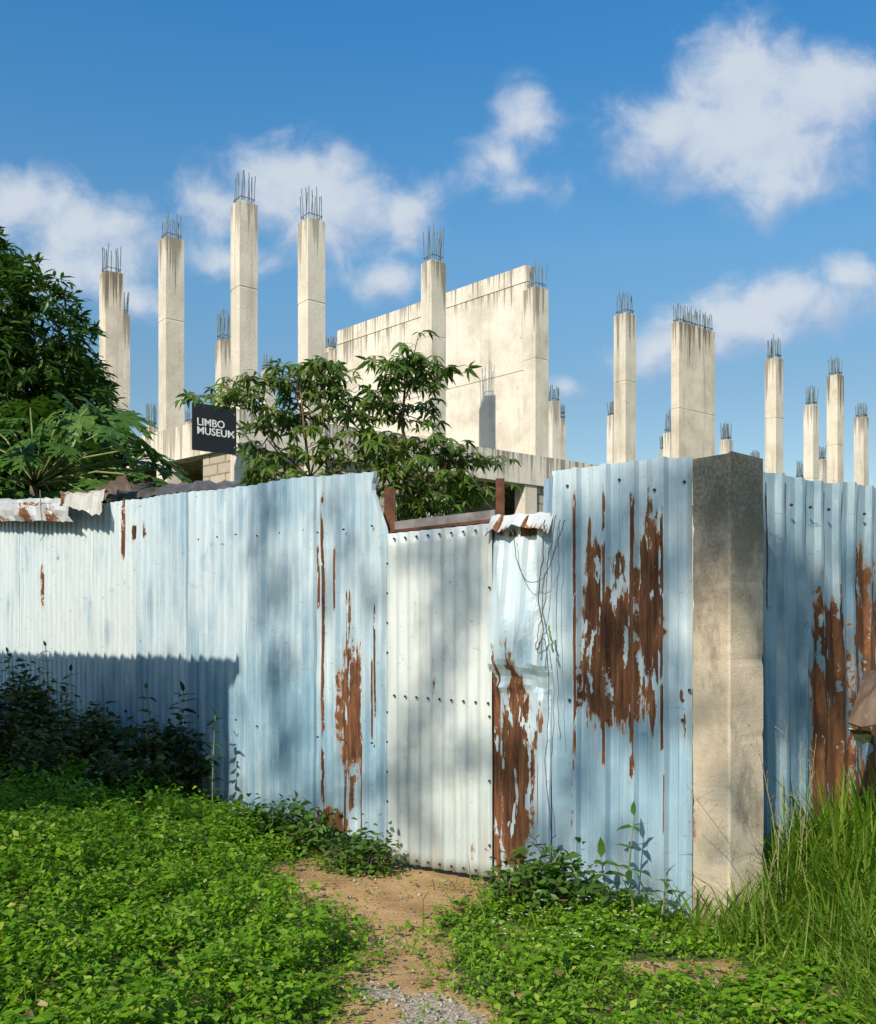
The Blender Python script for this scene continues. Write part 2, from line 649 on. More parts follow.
M = {}
M['rust'] = mat_plain('rusty_steel', (0.05, 0.020, 0.012), (0.16, 0.062, 0.028), 9, 0.92, 0, .3)
M['steel'] = mat_plain('weathered_steel', (0.10, 0.095, 0.09), (0.24, 0.23, 0.22), 7, 0.75)
M['rebar'] = mat_plain('reinforcing_steel', (0.12, 0.17, 0.20), (0.22, 0.265, 0.285), 6, 0.7, 0.3)
M['screw'] = mat_plain('screw_steel', (0.02, 0.016, 0.014), (0.06, 0.04, 0.03), 30, 0.7)
M['sign'] = mat_plain('black_sign_panel', (0.008, 0.010, 0.011), (0.014, 0.016, 0.017), 4, 0.55)
M['letters'] = mat_plain('white_lettering', (0.75, 0.76, 0.74), (0.82, 0.82, 0.8), 4, 0.6)
M['bark'] = mat_plain('bark', (0.09, 0.065, 0.045), (0.19, 0.145, 0.10), 14, 0.9, 0, .4, (1, 1, .3))
M['twig'] = mat_plain('dry_stem', (0.07, 0.05, 0.03), (0.16, 0.11, 0.07), 20, 0.9)
M['green_stem'] = mat_plain('green_stem', (0.13, 0.17, 0.05), (0.24, 0.27, 0.09), 9, 0.6)
M['mango'] = mat_leaf('mango_leaves', (0.028, 0.078, 0.012), (0.062, 0.135, 0.020), (0.12, 0.18, 0.03), .3, .38)
M['papaya'] = mat_leaf('papaya_leaves', (0.05, 0.125, 0.02), (0.095, 0.185, 0.03), None, .3, .45)
M['tree'] = mat_leaf('tree_leaves', (0.065, 0.135, 0.02), (0.13, 0.215, 0.036), (0.24, 0.26, 0.06), .42, .4)
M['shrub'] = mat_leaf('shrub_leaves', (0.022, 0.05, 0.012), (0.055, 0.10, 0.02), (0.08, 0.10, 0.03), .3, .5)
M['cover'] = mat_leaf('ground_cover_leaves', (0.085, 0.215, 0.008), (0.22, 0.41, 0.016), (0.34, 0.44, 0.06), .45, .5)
M['weed'] = mat_leaf('weed_leaves', (0.045, 0.11, 0.014), (0.10, 0.19, 0.024), None, .33, .45)
M['grass'] = mat_leaf('grass_blades', (0.085, 0.185, 0.012), (0.185, 0.31, 0.025), (0.28, 0.33, 0.07), .38, .5)
M['flower'] = mat_plain('white_petals', (0.7, 0.7, 0.66), (0.8, 0.8, 0.78), 5, 0.7)
M['stone'] = mat_plain('gravel_stone', (0.22, 0.185, 0.14), (0.46, 0.40, 0.32), 22, 0.9)
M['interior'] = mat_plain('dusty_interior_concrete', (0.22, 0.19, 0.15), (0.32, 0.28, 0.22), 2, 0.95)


def mat_ground():
    m, t, b, out = new_mat('soil_and_grass')
    geo = t.new('ShaderNodeNewGeometry').outputs['Position']
    at = t.new('ShaderNodeAttribute', attribute_name='bare')
    n1 = t.noise(geo, 3.0, 7, 0.65)
    n2 = t.noise(geo, 38.0, 5, 0.7)
    n3 = t.noise(geo, 120.0, 3, 0.6)
    soil = t.mix(t.mapr(n1, 0.32, 0.7), (0.54, 0.35, 0.165), (0.31, 0.175, 0.08))
    soil = t.mix(t.mapr(n2, 0.45, 0.75, 0, .6), soil, (0.48, 0.35, 0.20))
    soil = t.mix(t.mapr(n3, 0.58, 0.72, 0, .5), soil, (0.17, 0.11, 0.06))
    grass = t.mix(t.mapr(n2, 0.3, 0.7), (0.045, 0.075, 0.018), (0.10, 0.12, 0.035))
    sepc = t.new('ShaderNodeSeparateColor')
    t.l.new(at.outputs['Color'], sepc.inputs[0])
    e = t.math('ADD', sepc.outputs[0], t.math('MULTIPLY_ADD', n1, .5, -.25))
    col = t.mix(t.mapr(e, 0.35, 0.6), grass, soil)
    gv = t.new('ShaderNodeTexVoronoi')
    t.l.new(geo, gv.inputs['Vector'])
    gv.inputs['Scale'].default_value = 85.0
    gcol = t.mix(t.mapr(t.sep(gv.outputs['Color'])[0], 0.1, .9), (0.25, 0.215, 0.165), (0.47, 0.41, 0.33))
    ge = t.math('ADD', sepc.outputs[1], t.math('MULTIPLY_ADD', n1, .6, -.3))
    gm = t.mapr(ge, 0.35, 0.55)
    col = t.mix(gm, col, gcol)
    t.put(b.inputs['Base Color'], col)
    b.inputs['Roughness'].default_value = 0.95
    b.inputs['Specular IOR Level'].default_value = 0.15
    hgt = t.math('ADD', t.math('MULTIPLY', n2, .5), t.math('ADD', t.math('MULTIPLY', n3, .25), t.math('MULTIPLY', t.math('MULTIPLY', gv.outputs['Distance'], gm), -.12)))
    bump(t, b, hgt, 0.8, 0.035)
    return m


# ------------------------------------------------------------------ ground
PATH = [(6.6, -.80, .30), (6.2, -.75, .32), (5.83, -.92, .28), (5.38, -.86, .21), (5.05, -.58, -.02), (4.91, -.42, -.08), (4.5, -.22, .0),
        (4.06, -.32, -.02), (3.78, -.32, .14), (3.4, -.36, .25), (2.2, -.6, .6)]
PY = np.array([p[0] for p in PATH][::-1])
PL = np.array([p[1] for p in PATH][::-1])
PR = np.array([p[2] for p in PATH][::-1])


def bare(x, y):
    """1 on trodden soil, 0 in the growth"""
    x = np.asarray(x, float); y = np.asarray(y, float)
    l = np.interp(y, PY, PL) + .07 * wob(x, y, 4.0, 1)
    r = np.interp(y, PY, PR) + .07 * wob(x, y, 4.3, 4)
    d = np.minimum(x - l, r - x)
    a = sstep(-.30, .16, d + .09 * wob(x, y, 8, 6)) * (y < 6.5)
    a = np.maximum(a, .75 * sstep(.55, .95, wob(x, y, 2.7, 14) + .3 * wob(x, y, 9, 4)))
    d2 = 1 - np.hypot((x - 1.05) / .34, (y - 4.28) / .20) + .3 * wob(x, y, 5, 2)
    a = np.maximum(a, .85 * sstep(-.05, .5, d2))
    d3 = 1 - np.hypot((x + 1.75) / .35, (y - 7.2) / .3) + .3 * wob(x, y, 5, 3)
    a = np.maximum(a, .8 * sstep(-.05, .5, d3))
    return a


def gravel(x, y):
    b_ = bare(x, y)
    return b_ * sstep(4.45, 3.9, y) * sstep(.75, .4, np.abs(x - .02)) * (.55 + .5 * wob(x, y, 5, 8))


def build_ground():
    near = np.arange(-6.0, 6.001, .075)
    far = np.array([7, 8.5, 10.5, 13, 17, 23, 32, 45, 65, 100, 160, 260, 450, 800, 1500.])
    xs = np.concatenate([-far[::-1], near, far])
    ys = np.concatenate([-far[::-1] + 6, near + 6, far + 6])
    X, Y = np.meshgrid(xs, ys)
    Z = gz(X, Y)
    loc_n = (np.abs(X) < 6) & (np.abs(Y - 6) < 6)
    Z = Z + np.where(loc_n, .008 * wob(X, Y, 9, 2) - .015 * bare(X, Y), 0)
    v = np.stack([X, Y, Z], -1).reshape(-1, 3)
    nx, ny = len(xs), len(ys)
    i = np.arange(nx * ny).reshape(ny, nx)
    f = np.stack([i[:-1, :-1], i[:-1, 1:], i[1:, 1:], i[1:, :-1]], -1).reshape(-1, 4)
    o = np_mesh('ground', v, f, mat_ground(), smooth=True)
    at = o.data.color_attributes.new('bare', 'FLOAT_COLOR', 'POINT')
    c = np.zeros((len(v), 4), np.float32)
    c[:, 0] = bare(v[:, 0], v[:, 1])
    c[:, 1] = gravel(v[:, 0], v[:, 1])
    c[:, 3] = 1
    at.data.foreach_set('color', c.ravel())
    o['kind'] = 'structure'
    return o


build_ground()

# ------------------------------------------------------------------ concrete ruin
UD = Vector((0.79, 0.613)).normalized()      # along the front, away to the right
VD = Vector((-0.613, 0.79))                  # square to it
VW = Vector((-0.74, 0.67)).normalized()      # the side of the building, away to the left
ZB = 6.0                                     # top of the ring beam


def top_uv(me, ztop):
    """uv: v = metres below the top"""
    uv = me.uv_layers.new(name='UVMap')
    mw = me.vertices
    for lp in me.loops:
        p = mw[lp.vertex_index].co
        uv.data[lp.index].uv = (p.x + p.y, ztop - p.z)


CONC = [mat_concrete('cast_concrete_pale', (0.70, 0.645, 0.545), (0.56, 0.505, 0.41), .55, 0.0),
        mat_concrete('cast_concrete_grey', (0.66, 0.61, 0.51), (0.50, 0.455, 0.37), .68, 5.0),
        mat_concrete('cast_concrete_stained', (0.69, 0.62, 0.50), (0.49, 0.43, 0.33), .85, 9.0)]


def column(px, Y, ytop, yreb, label, s=0.4, s2=None, zbot=0.0, ci=0, joints=(0.45,), nb=4, name='concrete_column', group='concrete columns of the ruin', slant=0.0):
    """px: picture column of the near edge; s along the left face, s2 along the right"""
    s2 = s2 or s
    near = Vector(((px - 438) / F * Y, Y))
    ztop = CAMH + (HOR - ytop) / F * Y
    rl = (ytop - yreb) / F * Y
    c = near + UD * s2 / 2 + VD * s / 2
    t = thing(name, label, 'column', (c.x, c.y, zbot), group)
    org = parent_origin(t)
    vs, fs = [], []
    levels = []
    H = ztop - zbot
    zs = [(zbot, 0)]
    for j in sorted(joints):
        z = ztop - j * (ztop - ZB)
        zs += [(z - .02, 0), (z - .010, .005), (z + .010, .005), (z + .02, -.003)]
    ch = 0.012
    zs += [(ztop - ch, 0), (ztop, ch)]
    rg = random.Random(int(px * 7 + ytop))
    for z, ins in zs:
        a, b_ = s2 / 2 - ins, s / 2 - ins
        for i, j in ((-1, -1), (1, -1), (1, 1), (-1, 1)):
            p = c + UD * (i * a) + VD * (j * b_)
            vs.append((p.x - c.x, p.y - c.y, z - zbot + (rg.uniform(-.02, .02) if z > ztop - .001 else 0)))
    for k in range(len(zs) - 1):
        for i in range(4):
            j = (i + 1) % 4
            fs.append((4 * k + i, 4 * k + j, 4 * k + 4 + j, 4 * k + 4 + i))
    n = len(vs)
    fs.append((n - 4, n - 3, n - 2, n - 1))
    me = bpy.data.meshes.new('shaft')
    me.from_pydata(vs, [], fs)
    me.update()
    top_uv(me, H)
    link('shaft', me, CONC[ci], t, org)
    # bars cast into the shaft
    cov = 0.055
    k2 = max(3, int(round((s2 - 2 * cov) / .095)) + 1) if s2 > .6 else nb
    pts = []
    for i in range(k2):
        f = i / (k2 - 1) - .5
        pts += [(f * (s2 - 2 * cov), -(s / 2 - cov)), (f * (s2 - 2 * cov), (s / 2 - cov))]
    for i in range(1, nb - 1):
        f = i / (nb - 1) - .5
        pts += [(-(s2 / 2 - cov), f * (s - 2 * cov)), ((s2 / 2 - cov), f * (s - 2 * cov))]
    rad = max(.010, .00050 * Y)
    for (a, b_) in pts:
        L = rl * rg.uniform(.74, 1.04)
        q = c + UD * a + VD * b_
        lean = (rg.gauss(0, .03), rg.gauss(0, .03))
        MB().tube([(q.x, q.y, ztop - .1), (q.x + lean[0] * .5, q.y + lean[1] * .5, ztop + L * .5), (q.x + lean[0], q.y + lean[1], ztop + L)], rad, 5).build('rebar', M['rebar'], t)
    for hz in (.16, .45):
        if rl * hz > .05:
            a, b_ = s2 / 2 - cov + rad, s / 2 - cov + rad
            ring = MB()
            cs = [c + UD * (i * a) + VD * (j * b_) for i, j in ((-1, -1), (1, -1), (1, 1), (-1, 1), (-1, -1))]
            for p, q in zip(cs, cs[1:]):
                ring.bar((p.x, p.y, ztop + rl * hz), (q.x, q.y, ztop + rl * hz), rad * 1.3, rad * 1.3)
            ring.build('stirrup', M['rebar'], t)
            if hz < .3 and rg.random() < .75:
                break
    return t


M['wallface'] = mat_concrete('slab_wall_concrete', (0.70, 0.65, 0.555), (0.50, 0.455, 0.37), .7, 3.0)
C0 = Vector(((239.6 - 438) / F * 20.0, 20.0))        # near edge of the corner column
column(239.6, 20.0, 199.5, 167, 'tallest concrete column, standing at the corner right behind the black sign', .40, ci=0, joints=(.41,))
column(308.0, 20.9, 216.6, 183, 'tall pale concrete column just right of the tallest one, rising above the leafy bush', .42, ci=0, joints=(.41,))
column(166.0, 21.85, 235, 211, 'concrete column standing left of the black museum sign on the beam end', .42, ci=1, joints=(.43,))
column(105.5, 24.4, 270, 242, 'dark streaked concrete column beside the big dark tree, behind the papaya leaves', .44, ci=2, joints=())
column(118.5, 31.0, 312, 289, 'slim column half hidden behind the streaked column next to the big tree', .36, ci=1)
column(221.0, 31.0, 339, 304, 'lower column showing just left of the tallest column, behind it', .40, ci=1)
column(265.5, 38.0, 369, 353, 'short distant column between the tallest column and the pale one right of it', .40, ci=1, joints=())
column(431.8, 23.15, 259, 221, 'concrete column standing in front of the big slab wall', .415, ci=1, joints=(.42,))
column(535.5, 25.2, 285.5, 258, 'concrete column joined to the right end of the big slab wall', .455, ci=1, joints=(.42,))
column(552.5, 37.0, 400, 385, 'low column just right of the slab wall end', .42, ci=0, joints=())
column(560.0, 46.0, 418, 403, 'tiny far column peeping out right of the low column by the slab wall', .40, ci=1, joints=())
column(625.6, 27.2, 312, 287, 'column rising above the left half of the rust-stained blue panel', .425, ci=1, joints=(.43,))
column(612.5, 44.0, 415, 399, 'thin far column tucked against the left side of the one above the rusty panel', .34, ci=0, joints=())
column(679.0, 28.6, 321, 302, 'broad wall-like concrete pier above the concrete post, its top full of bars', .28, 1.65, ci=2, joints=(.55,), nb=3, name='concrete_pier')
column(670.0, 42.0, 432, 409, 'far column stub showing left of the broad concrete pier', .36, ci=0, joints=())
column(664.5, 55.0, 449, 434, 'farthest low stub left of the broad concrete pier', .36, ci=0, joints=())
column(727.0, 38.6, 439, 422, 'short column right of the broad pier, its bars bent and sparse', .36, ci=0, joints=())
column(776.0, 28.4, 357, 333, 'tall column over the right-hand fence, nearest to the concrete post', .36, ci=1, joints=(.5,))
column(813.0, 33.6, 404, 385, 'shorter column left of the tall pair-mate over the right-hand fence', .35, ci=0, joints=(.75,))
column(837.5, 31.0, 374, 354, 'tall column over the right-hand fence with a dark weathered top', .36, ci=2, joints=(.6,))
column(863.5, 35.0, 416, 401, 'short column farthest right over the right-hand fence', .36, ci=1, joints=())
column(801.0, 48.0, 478, 460, 'stub with bars barely above the right fence, left of the shorter column', .34, ci=0, joints=())
column(822.5, 46.0, 459, 445, 'far column in the gap between the two columns over the right fence', .34, ci=0, joints=())
column(756.0, 45.0, 460, 450, 'stub just showing over the right edge of the concrete post top', .36, ci=0, joints=())
column(149.0, 40.0, 425, 402, 'far stub whose thin bars show beside the foot of the column left of the sign', .36, ci=0, joints=())
column(188.0, 36.0, 421, 408, 'far stub whose bars peep over the beam next to the black sign', .36, ci=0, joints=())
column(329.5, 31.5, 347, 334, 'low column with a short blue-grey bar cage at the left end of the slab wall', .30, ci=0, joints=(), nb=4)


def uvbuild(mb, name, mat, parent, ztop):
    o = mb.build(name, mat, parent)
    top_uv(o.data, ztop - parent_origin(parent).z if True else ztop)
    return o


# ring beam, floor plate, infill walls: the storey below
E0 = C0 + UD * 0.0
ruin = thing('unfinished_building', 'unfinished concrete storey with heavy ring beam and dark openings behind the fence', 'building', (C0.x, C0.y, 0))
off = 0.03
a0 = C0 - UD * off - VD * off
FR, SD = 22.0, 9.5
bt = .36
# front beam (runs right) and side beam (runs left), butted at the corner
p = [a0, a0 + UD * FR, a0 + UD * FR + VD * bt, a0 + VD * bt]
uvbuild(MB().prism(p, ZB - .74, ZB), 'ring_beam', M['wallface'], ruin, ZB + .25)
q0 = a0 + VD * (bt + .004)
p = [q0, q0 + UD * bt, q0 + UD * bt + VW * SD, q0 + VW * SD]
uvbuild(MB().prism(p, ZB - .72, ZB - .006), 'ring_beam', CONC[0], ruin, ZB)
# floor plate
p = [a0 + UD * .4 + VD * (bt + .01), a0 + UD * FR + VD * (bt + .01), a0 + UD * FR + VD * 12, a0 + VW * SD + UD * .4 + VD * 2, a0 + VW * SD + UD * .4]
uvbuild(MB().prism(p, ZB - .24, ZB - .04), 'floor_slab', CONC[1], ruin, ZB)
# lower columns under the beam
for t_ in (0.0, 4.55, 7.75, 11.0, 14.5, 18.0):
    c = C0 + UD * (t_ + .21) + VD * .2
    if t_ == 0.0:
        continue
    uvbuild(MB().box(c, UD, .2, VD, .19, 0, ZB - .742), 'lower_column', CONC[1], ruin, ZB + 2)
for t_ in (2.55, 6.2, 9.2):
    c = q0 + VW * t_ + UD * .19
    uvbuild(MB().box(c, UD, .17, VW, .2, 0, ZB - .722), 'lower_column', CONC[0], ruin, ZB + 2)


def mat_blocks():
    m, t, b, out = new_mat('concrete_blockwork')
    uvn = t.new('ShaderNodeUVMap').outputs[0]
    br = t.new('ShaderNodeTexBrick')
    t.l.new(uvn, br.inputs['Vector'])
    br.inputs['Scale'].default_value = 1.0
    br.inputs['Brick Width'].default_value = 0.46
    br.inputs['Row Height'].default_value = 0.23
    br.inputs['Mortar Size'].default_value = 0.018
    br.inputs['Color1'].default_value = (0.46, 0.40, 0.31, 1)
    br.inputs['Color2'].default_value = (0.36, 0.32, 0.26, 1)
    br.inputs['Mortar'].default_value = (0.22, 0.17, 0.11, 1)
    n = t.noise(uvn, 9, 5, .6)
    col = t.mix(t.mapr(n, .4, .8, 0, .5), br.outputs['Color'], (0.52, .46, .36))
    t.put(b.inputs['Base Color'], col)
    b.inputs['Roughness'].default_value = .95
    bump(t, b, t.math('ADD', t.math('MULTIPLY', br.outputs['Fac'], -1.0), t.math('MULTIPLY', n, .3)), .7, .03)
    return m


M['block'] = mat_blocks()


def block_wall(a, b_, z0, z1, th, nrm, name='block_wall'):
    mb = MB()
    a = Vector(a[:2]); b_ = Vector(b_[:2])
    mb.prism([a, b_, b_ + nrm * th, a + nrm * th], z0, z1)
    o = mb.build(name, M['block'], ruin)
    me = o.data
    uv = me.uv_layers.new(name='UVMap')
    d = (b_ - a).normalized()
    org = parent_origin(ruin)
    for lp in me.loops:
        co = me.vertices[lp.vertex_index].co
        w = Vector((co.x + org.x - a.x, co.y + org.y - a.y))
        uv.data[lp.index].uv = (w.dot(d) + w.dot(nrm), co.z)
    return o


w0 = a0 + VD * .13
block_wall(w0 + UD * .44, w0 + UD * 4.5, 0, ZB - .745, .15, VD)
block_wall(w0 + UD * 8.2, w0 + UD * 10.95, 0, ZB - .745, .15, VD)
block_wall(w0 + UD * 11.45, w0 + UD * 14.4, 0, ZB - .745, .15, VD)
s0 = q0 + UD * .10
block_wall(s0 + VW * .05, s0 + VW * 1.12, 0, ZB - .725, .15, UD)
# rear wall of the dark lower rooms
rb = a0 + VD * 6.5
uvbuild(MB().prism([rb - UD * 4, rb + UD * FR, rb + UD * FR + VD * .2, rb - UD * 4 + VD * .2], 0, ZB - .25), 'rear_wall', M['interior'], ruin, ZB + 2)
pw = a0 + UD * 7.4 + VD * .6
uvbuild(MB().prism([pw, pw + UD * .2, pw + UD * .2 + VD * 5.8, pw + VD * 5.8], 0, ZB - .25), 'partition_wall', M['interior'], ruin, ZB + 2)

# the big slab wall, running back and left from its column
wa = Vector((2.27, 25.5))
wb = Vector((-3.167, 31.05))
wd = (wb - wa).normalized()
wn = Vector((-wd.y, wd.x))
if wn.y < 0:
    wn = -wn
wallL = (wb - wa).length
slab = thing('slab_wall', 'large weathered concrete slab wall with a sloping top line behind the columns', 'wall', (wa.x, wa.y, ZB - .05))
ZT = 10.97


def slab_piece(name, t0, t1, z0, z1, proud=0.0, mat=CONC[0], ztop=ZT):
    p0_ = wa + wd * t0 - wn * proud
    p1_ = wa + wd * t1 - wn * proud
    return uvbuild(MB().prism([p0_, p1_, p1_ + wn * (.25 + proud), p0_ + wn * (.25 + proud)], z0, z1), name, mat, slab, ztop)


slab_piece('wall_face', 0, wallL, ZB - .05, 8.29, 0, M['wallface'], ZT)
slab_piece('wall_face', 0, wallL * .995, 8.31, 10.53, .006, M['wallface'], ZT)
slab_piece('wall_band', 0, wallL * .99, 10.55, ZT, .018, M['wallface'], ZT + .4)
slab_piece('wall_face', .01, wallL * .99, 8.2901, 8.3099, -.01, CONC[2], ZT)
slab_piece('wall_face', .01, wallL * .98, 10.5301, 10.5499, -.012, CONC[2], ZT)
slab_piece('wall_step', wallL + .004, wallL + .75, ZB - .05, 10.42, .03, CONC[1], 10.42)

# ------------------------------------------------------------------ black sign
sp = P(192.5, 402, 18.95)
sw, sh = .91, .90
sgn = thing('museum_sign', 'black square sign reading LIMBO MUSEUM fixed to the corner column', 'sign', (sp.x, sp.y, sp.z - sh))
su = Vector((UD.x, UD.y))
sn = Vector((su.y, -su.x))
pa = Vector((sp.x, sp.y))
pb = pa + su * sw
zt = sp.z
MB().prism([pa, pb, pb - sn * .035, pa - sn * .035], zt - sh, zt).build('panel', M['sign'], sgn)
for zz in (zt - .12, zt - sh + .14):
    MB().bar((pb.x - su.x * .05, pb.y - su.y * .05, zz), (C0.x + VD.x * .2 - .0, C0.y + VD.y * .2, zz), .03, .03).build('bracket', M['steel'], sgn)


def lettering(txt, x0, z0, size, parent):
    cu = bpy.data.curves.new('lettering', 'FONT')
    cu.body = txt
    cu.size = size
    cu.extrude = .004
    cu.offset = .002
    cu.space_character = 1.0
    tmp = bpy.data.objects.new('lettering', cu)
    COL.objects.link(tmp)
    dg = bpy.context.evaluated_depsgraph_get()
    me = bpy.data.meshes.new_from_object(tmp.evaluated_get(dg))
    bpy.data.objects.remove(tmp)
    org = parent_origin(parent)
    wid = max(v.co.x for v in me.vertices)
    for v in me.vertices:
        x, y, z = v.co
        p2 = pa + su * (x0 + x) + sn * (.003 + z)
        v.co = (p2.x - org.x, p2.y - org.y, z0 + y - org.z)
    me.name = 'lettering'
    return link('lettering', me, M['letters'], parent, org), wid


lettering('LIMBO', .085, zt - .42, .20, sgn)
lettering('MUSEUM', .085, zt - .585, .20, sgn)

# ------------------------------------------------------------------ sheet metal fence
LF0 = (-0.31, 6.25)
LFD = Vector((-1, 1)).normalized()


def lf(d):
    return (LF0[0] + LFD.x * d, LF0[1] + LFD.y * d)


def prof_trap(L, pitch, flat, slope, h, phase=0.0):
    """rib profile sample list (u, offset)"""
    pts = [(0, 0)]
    x = phase
    while x < L:
        for du, o in ((0, 0), (slope, h), (slope + flat, h), (2 * slope + flat, 0)):
            if 0 < x + du < L:
                pts.append((x + du, o))
        # a mid point in the pan
        if 0 < x + (pitch + 2 * slope + flat) / 2 < L:
            pts.append((x + (pitch + 2 * slope + flat) / 2, 0))
        x += pitch
    pts.append((L, 0))
    pts.sort()
    return pts


def prof_sine(L, pitch, h, phase=0.0, n=8):
    k = max(2, int(L / pitch * n))
    return [(L * i / k, h * .5 * (1 + math.sin(2 * math.pi * (L * i / k) / pitch + phase))) for i in range(k + 1)]


def sheet(name, p0, p1, zbot, ztop, prof, mat, parent, disp=None, rows=26, smooth=False, dent=.006, seed=0.0, extra=None):
    """a corrugated sheet standing on the plan line p0-p1; zbot, ztop functions of u"""
    p0 = Vector(p0); p1 = Vector(p1)
    L = (p1 - p0).length
    d = (p1 - p0) / L
    nrm = Vector((d.y, -d.x))
    if nrm.dot(p0) > 0:
        nrm = -nrm
    vs, uvs, fs = [], [], []
    n = len(prof)
    for r in range(rows + 1):
        tt = r / rows
        for (u, o) in prof:
            zb, zt_ = zbot(u), ztop(u)
            z = zb + (zt_ - zb) * tt
            off = o + dent * float(wob(u * 2 + seed, z * 1.3, 1.6, seed)) + dent * .6 * float(wob(u * 7, z * 5 + seed, 1.0, seed * 2))
            du, dz_ = 0.0, 0.0
            if disp:
                dd = disp(u, z)
                off += dd[0]; du = dd[1]; dz_ = dd[2]
            q = p0 + d * (u + du) + nrm * off
            vs.append((q.x, q.y, z + dz_))
            uvs.append((u, z))
    for r in range(rows):
        for i in range(n - 1):
            fs.append((r * n + i, r * n + i + 1, (r + 1) * n + i + 1, (r + 1) * n + i))
    org = parent_origin(parent)
    me = bpy.data.meshes.new(name)
    me.from_pydata([(x - org.x, y - org.y, z - org.z) for x, y, z in vs], [], fs)
    me.update()
    uv = me.uv_layers.new(name='UVMap')
    for lp in me.loops:
        uv.data[lp.index].uv = uvs[lp.vertex_index]
    if smooth:
        me.polygons.foreach_set('use_smooth', [True] * len(me.polygons))
    o = link(name, me, mat, parent, org)
    sol = o.modifiers.new('thickness', 'SOLIDIFY')
    sol.thickness = .0025
    sol.offset = -1
    return o


def z_at(px, py, p0, p1):
    u, Y = px_on_line(px, p0, p1)
    return u, CAMH + (HOR - py) / F * Y


def lin(pts):
    us = [p[0] for p in pts]; zs = [p[1] for p in pts]
    o = np.argsort(us)
    us = np.array(us)[o]; zs = np.array(zs)[o]
    return lambda u: float(np.interp(u, us, zs))


PALE = (0.51, 0.605, 0.645)
BLUE = (0.21, 0.355, 0.455)
# --- left run: panels numbered from the door outwards
left_fence = thing('sheet_metal_fence', 'long run of pale blue corrugated metal sheets left of the door', 'fence', (lf(0)[0], lf(0)[1], 0))
FAR = lf(9.0)
seams = [0.0, .73, 1.54, 2.36, 3.16, 3.95, 4.78, 5.58, 6.38, 7.2, 8.0]
top_px = {0: [(388, 471), (365, 473), (350, 474), (316, 477)],
          1: [(316, 476), (281, 480), (247, 487)], 2: [(247, 486), (218, 490), (188, 492)],
          3: [(189, 492), (160, 496), (139, 500)], 4: [(138.5, 499), (115, 502), (95, 506)],
          5: [(95, 503), (75, 506), (55, 509)], 6: [(55, 508), (18, 511)]}
rust_px = {0: [(324, 482, 327, 815, 1.0), (316, 545, 321, 612, .85), (335, 545, 340, 612, .95), (342, 655, 362, 765, 1.12), (345, 590, 352, 660, .95),
               (343, 760, 347, 835, 1.0), (360, 740, 364, 838, 1.0), (352, 770, 355, 810, .9), (373, 600, 377, 720, .82), (370, 655, 374, 745, .75), (352, 590, 354, 640, .9),
               (314, 812, 348, 845, 1.15)],
           1: [], 2: [], 3: [(145, 520, 147, 540, .7)], 4: [(124, 500, 127, 555, .95), (125, 575, 127, 590, .7), (134, 525, 137, 540, .8)],
           5: [(37, 568, 39, 600, .7)], 6: [(43, 560, 45, 610, .7)]}
for i in range(len(seams) - 1):
    d0, d1 = seams[i], seams[i + 1]
    p0, p1 = lf(d0 + (.004 if i else -.02)), lf(d1 - .004)
    nrm = Vector((-.707, -.707)) * (.013 * (i % 2))
    p0 = (p0[0] + nrm.x, p0[1] + nrm.y); p1 = (p1[0] + nrm.x, p1[1] + nrm.y)
    if i in top_px:
        tp = [z_at(px, py, p0, p1) for px, py in top_px[i]]
        zt_f = lin(tp)
    else:
        zt_f = lambda u, i=i: 2.80 + .02 * math.sin(i * 3 + u * 4)
    if i == 0:
        zb_f = lin([z_at(390, 845, p0, p1), z_at(316, 824, p0, p1)])
    else:
        zb_f = lambda u, p0=p0: float(gz(p0[0] + LFD.x * u, p0[1] + LFD.y * u)) - .04
    L = math.hypot(p1[0] - p0[0], p1[1] - p0[1])
    if i == 0:
        pr = prof_trap(L, .145, .03, .012, .028, .05)
        # fine columns near the torn edge
        pr = sorted(set(pr + [(.012 * k, 0.0) for k in range(1, 5)]))
    elif i in (1, 2):
        pr = prof_trap(L, .128, .038, .011, .026, .045)
    else:
        pr = prof_trap(L, .098, .034, .010, .021, .03)
    if i:
        pr = [(0, -.035), (.007, 0)] + [q_ for q_ in pr if .012 < q_[0] < L - .012] + [(L - .007, 0), (L, -.035)]
    else:
        pr = [q_ for q_ in pr if q_[0] < L - .012] + [(L - .007, 0), (L, -.035)]
    tintamt = {0: (.38, .62), 1: (.36, .62), 2: (.44, .66), 3: (.40, .68)}.get(i, (.50, .72))
    ml = mat_sheet('blue_sheet_%d' % i, PALE if i < 4 else (.57, .645, .66), BLUE, rust_px.get(i, []), p0, p1, seed=1.3 * i + .7, tint_amt=tintamt, speck=-.05 if i else .0)

    def dsp(u, z, i=i):
        o = 0.0
        du = 0.0
        if i == 0:     # the last sheet bows out at its torn corner and dents beside the door
            o += .05 * max(0, 1 - u / .25) * max(0, (z - 1.6)) - .03 * max(0, 1 - u / .12) * math.exp(-((z - 1.75) / .3) ** 2)
            du = max(0.0, torn(z) - u) if u < .14 else 0.0
        return (o, du, 0.0)
    torn = lin([(z_at(388, 545, p0, p1)[1], 0.0), (z_at(388, 530, p0, p1)[1], .004), (z_at(385, 515, p0, p1)[1], px_on_line(386, p0, p1)[0]), (z_at(381, 497, p0, p1)[1], px_on_line(381, p0, p1)[0]), (z_at(378, 489, p0, p1)[1], px_on_line(378, p0, p1)[0]), (z_at(381, 475, p0, p1)[1], px_on_line(381, p0, p1)[0])])
    ob = sheet('fence_panel', p0, p1, zb_f, zt_f, pr, ml, left_fence, dsp, 60 if i == 0 else 30, seed=i * 1.9, dent=.007)
    if i == 0:
        ob['label'] = 'rust-streaked panel with a torn corner beside the door'
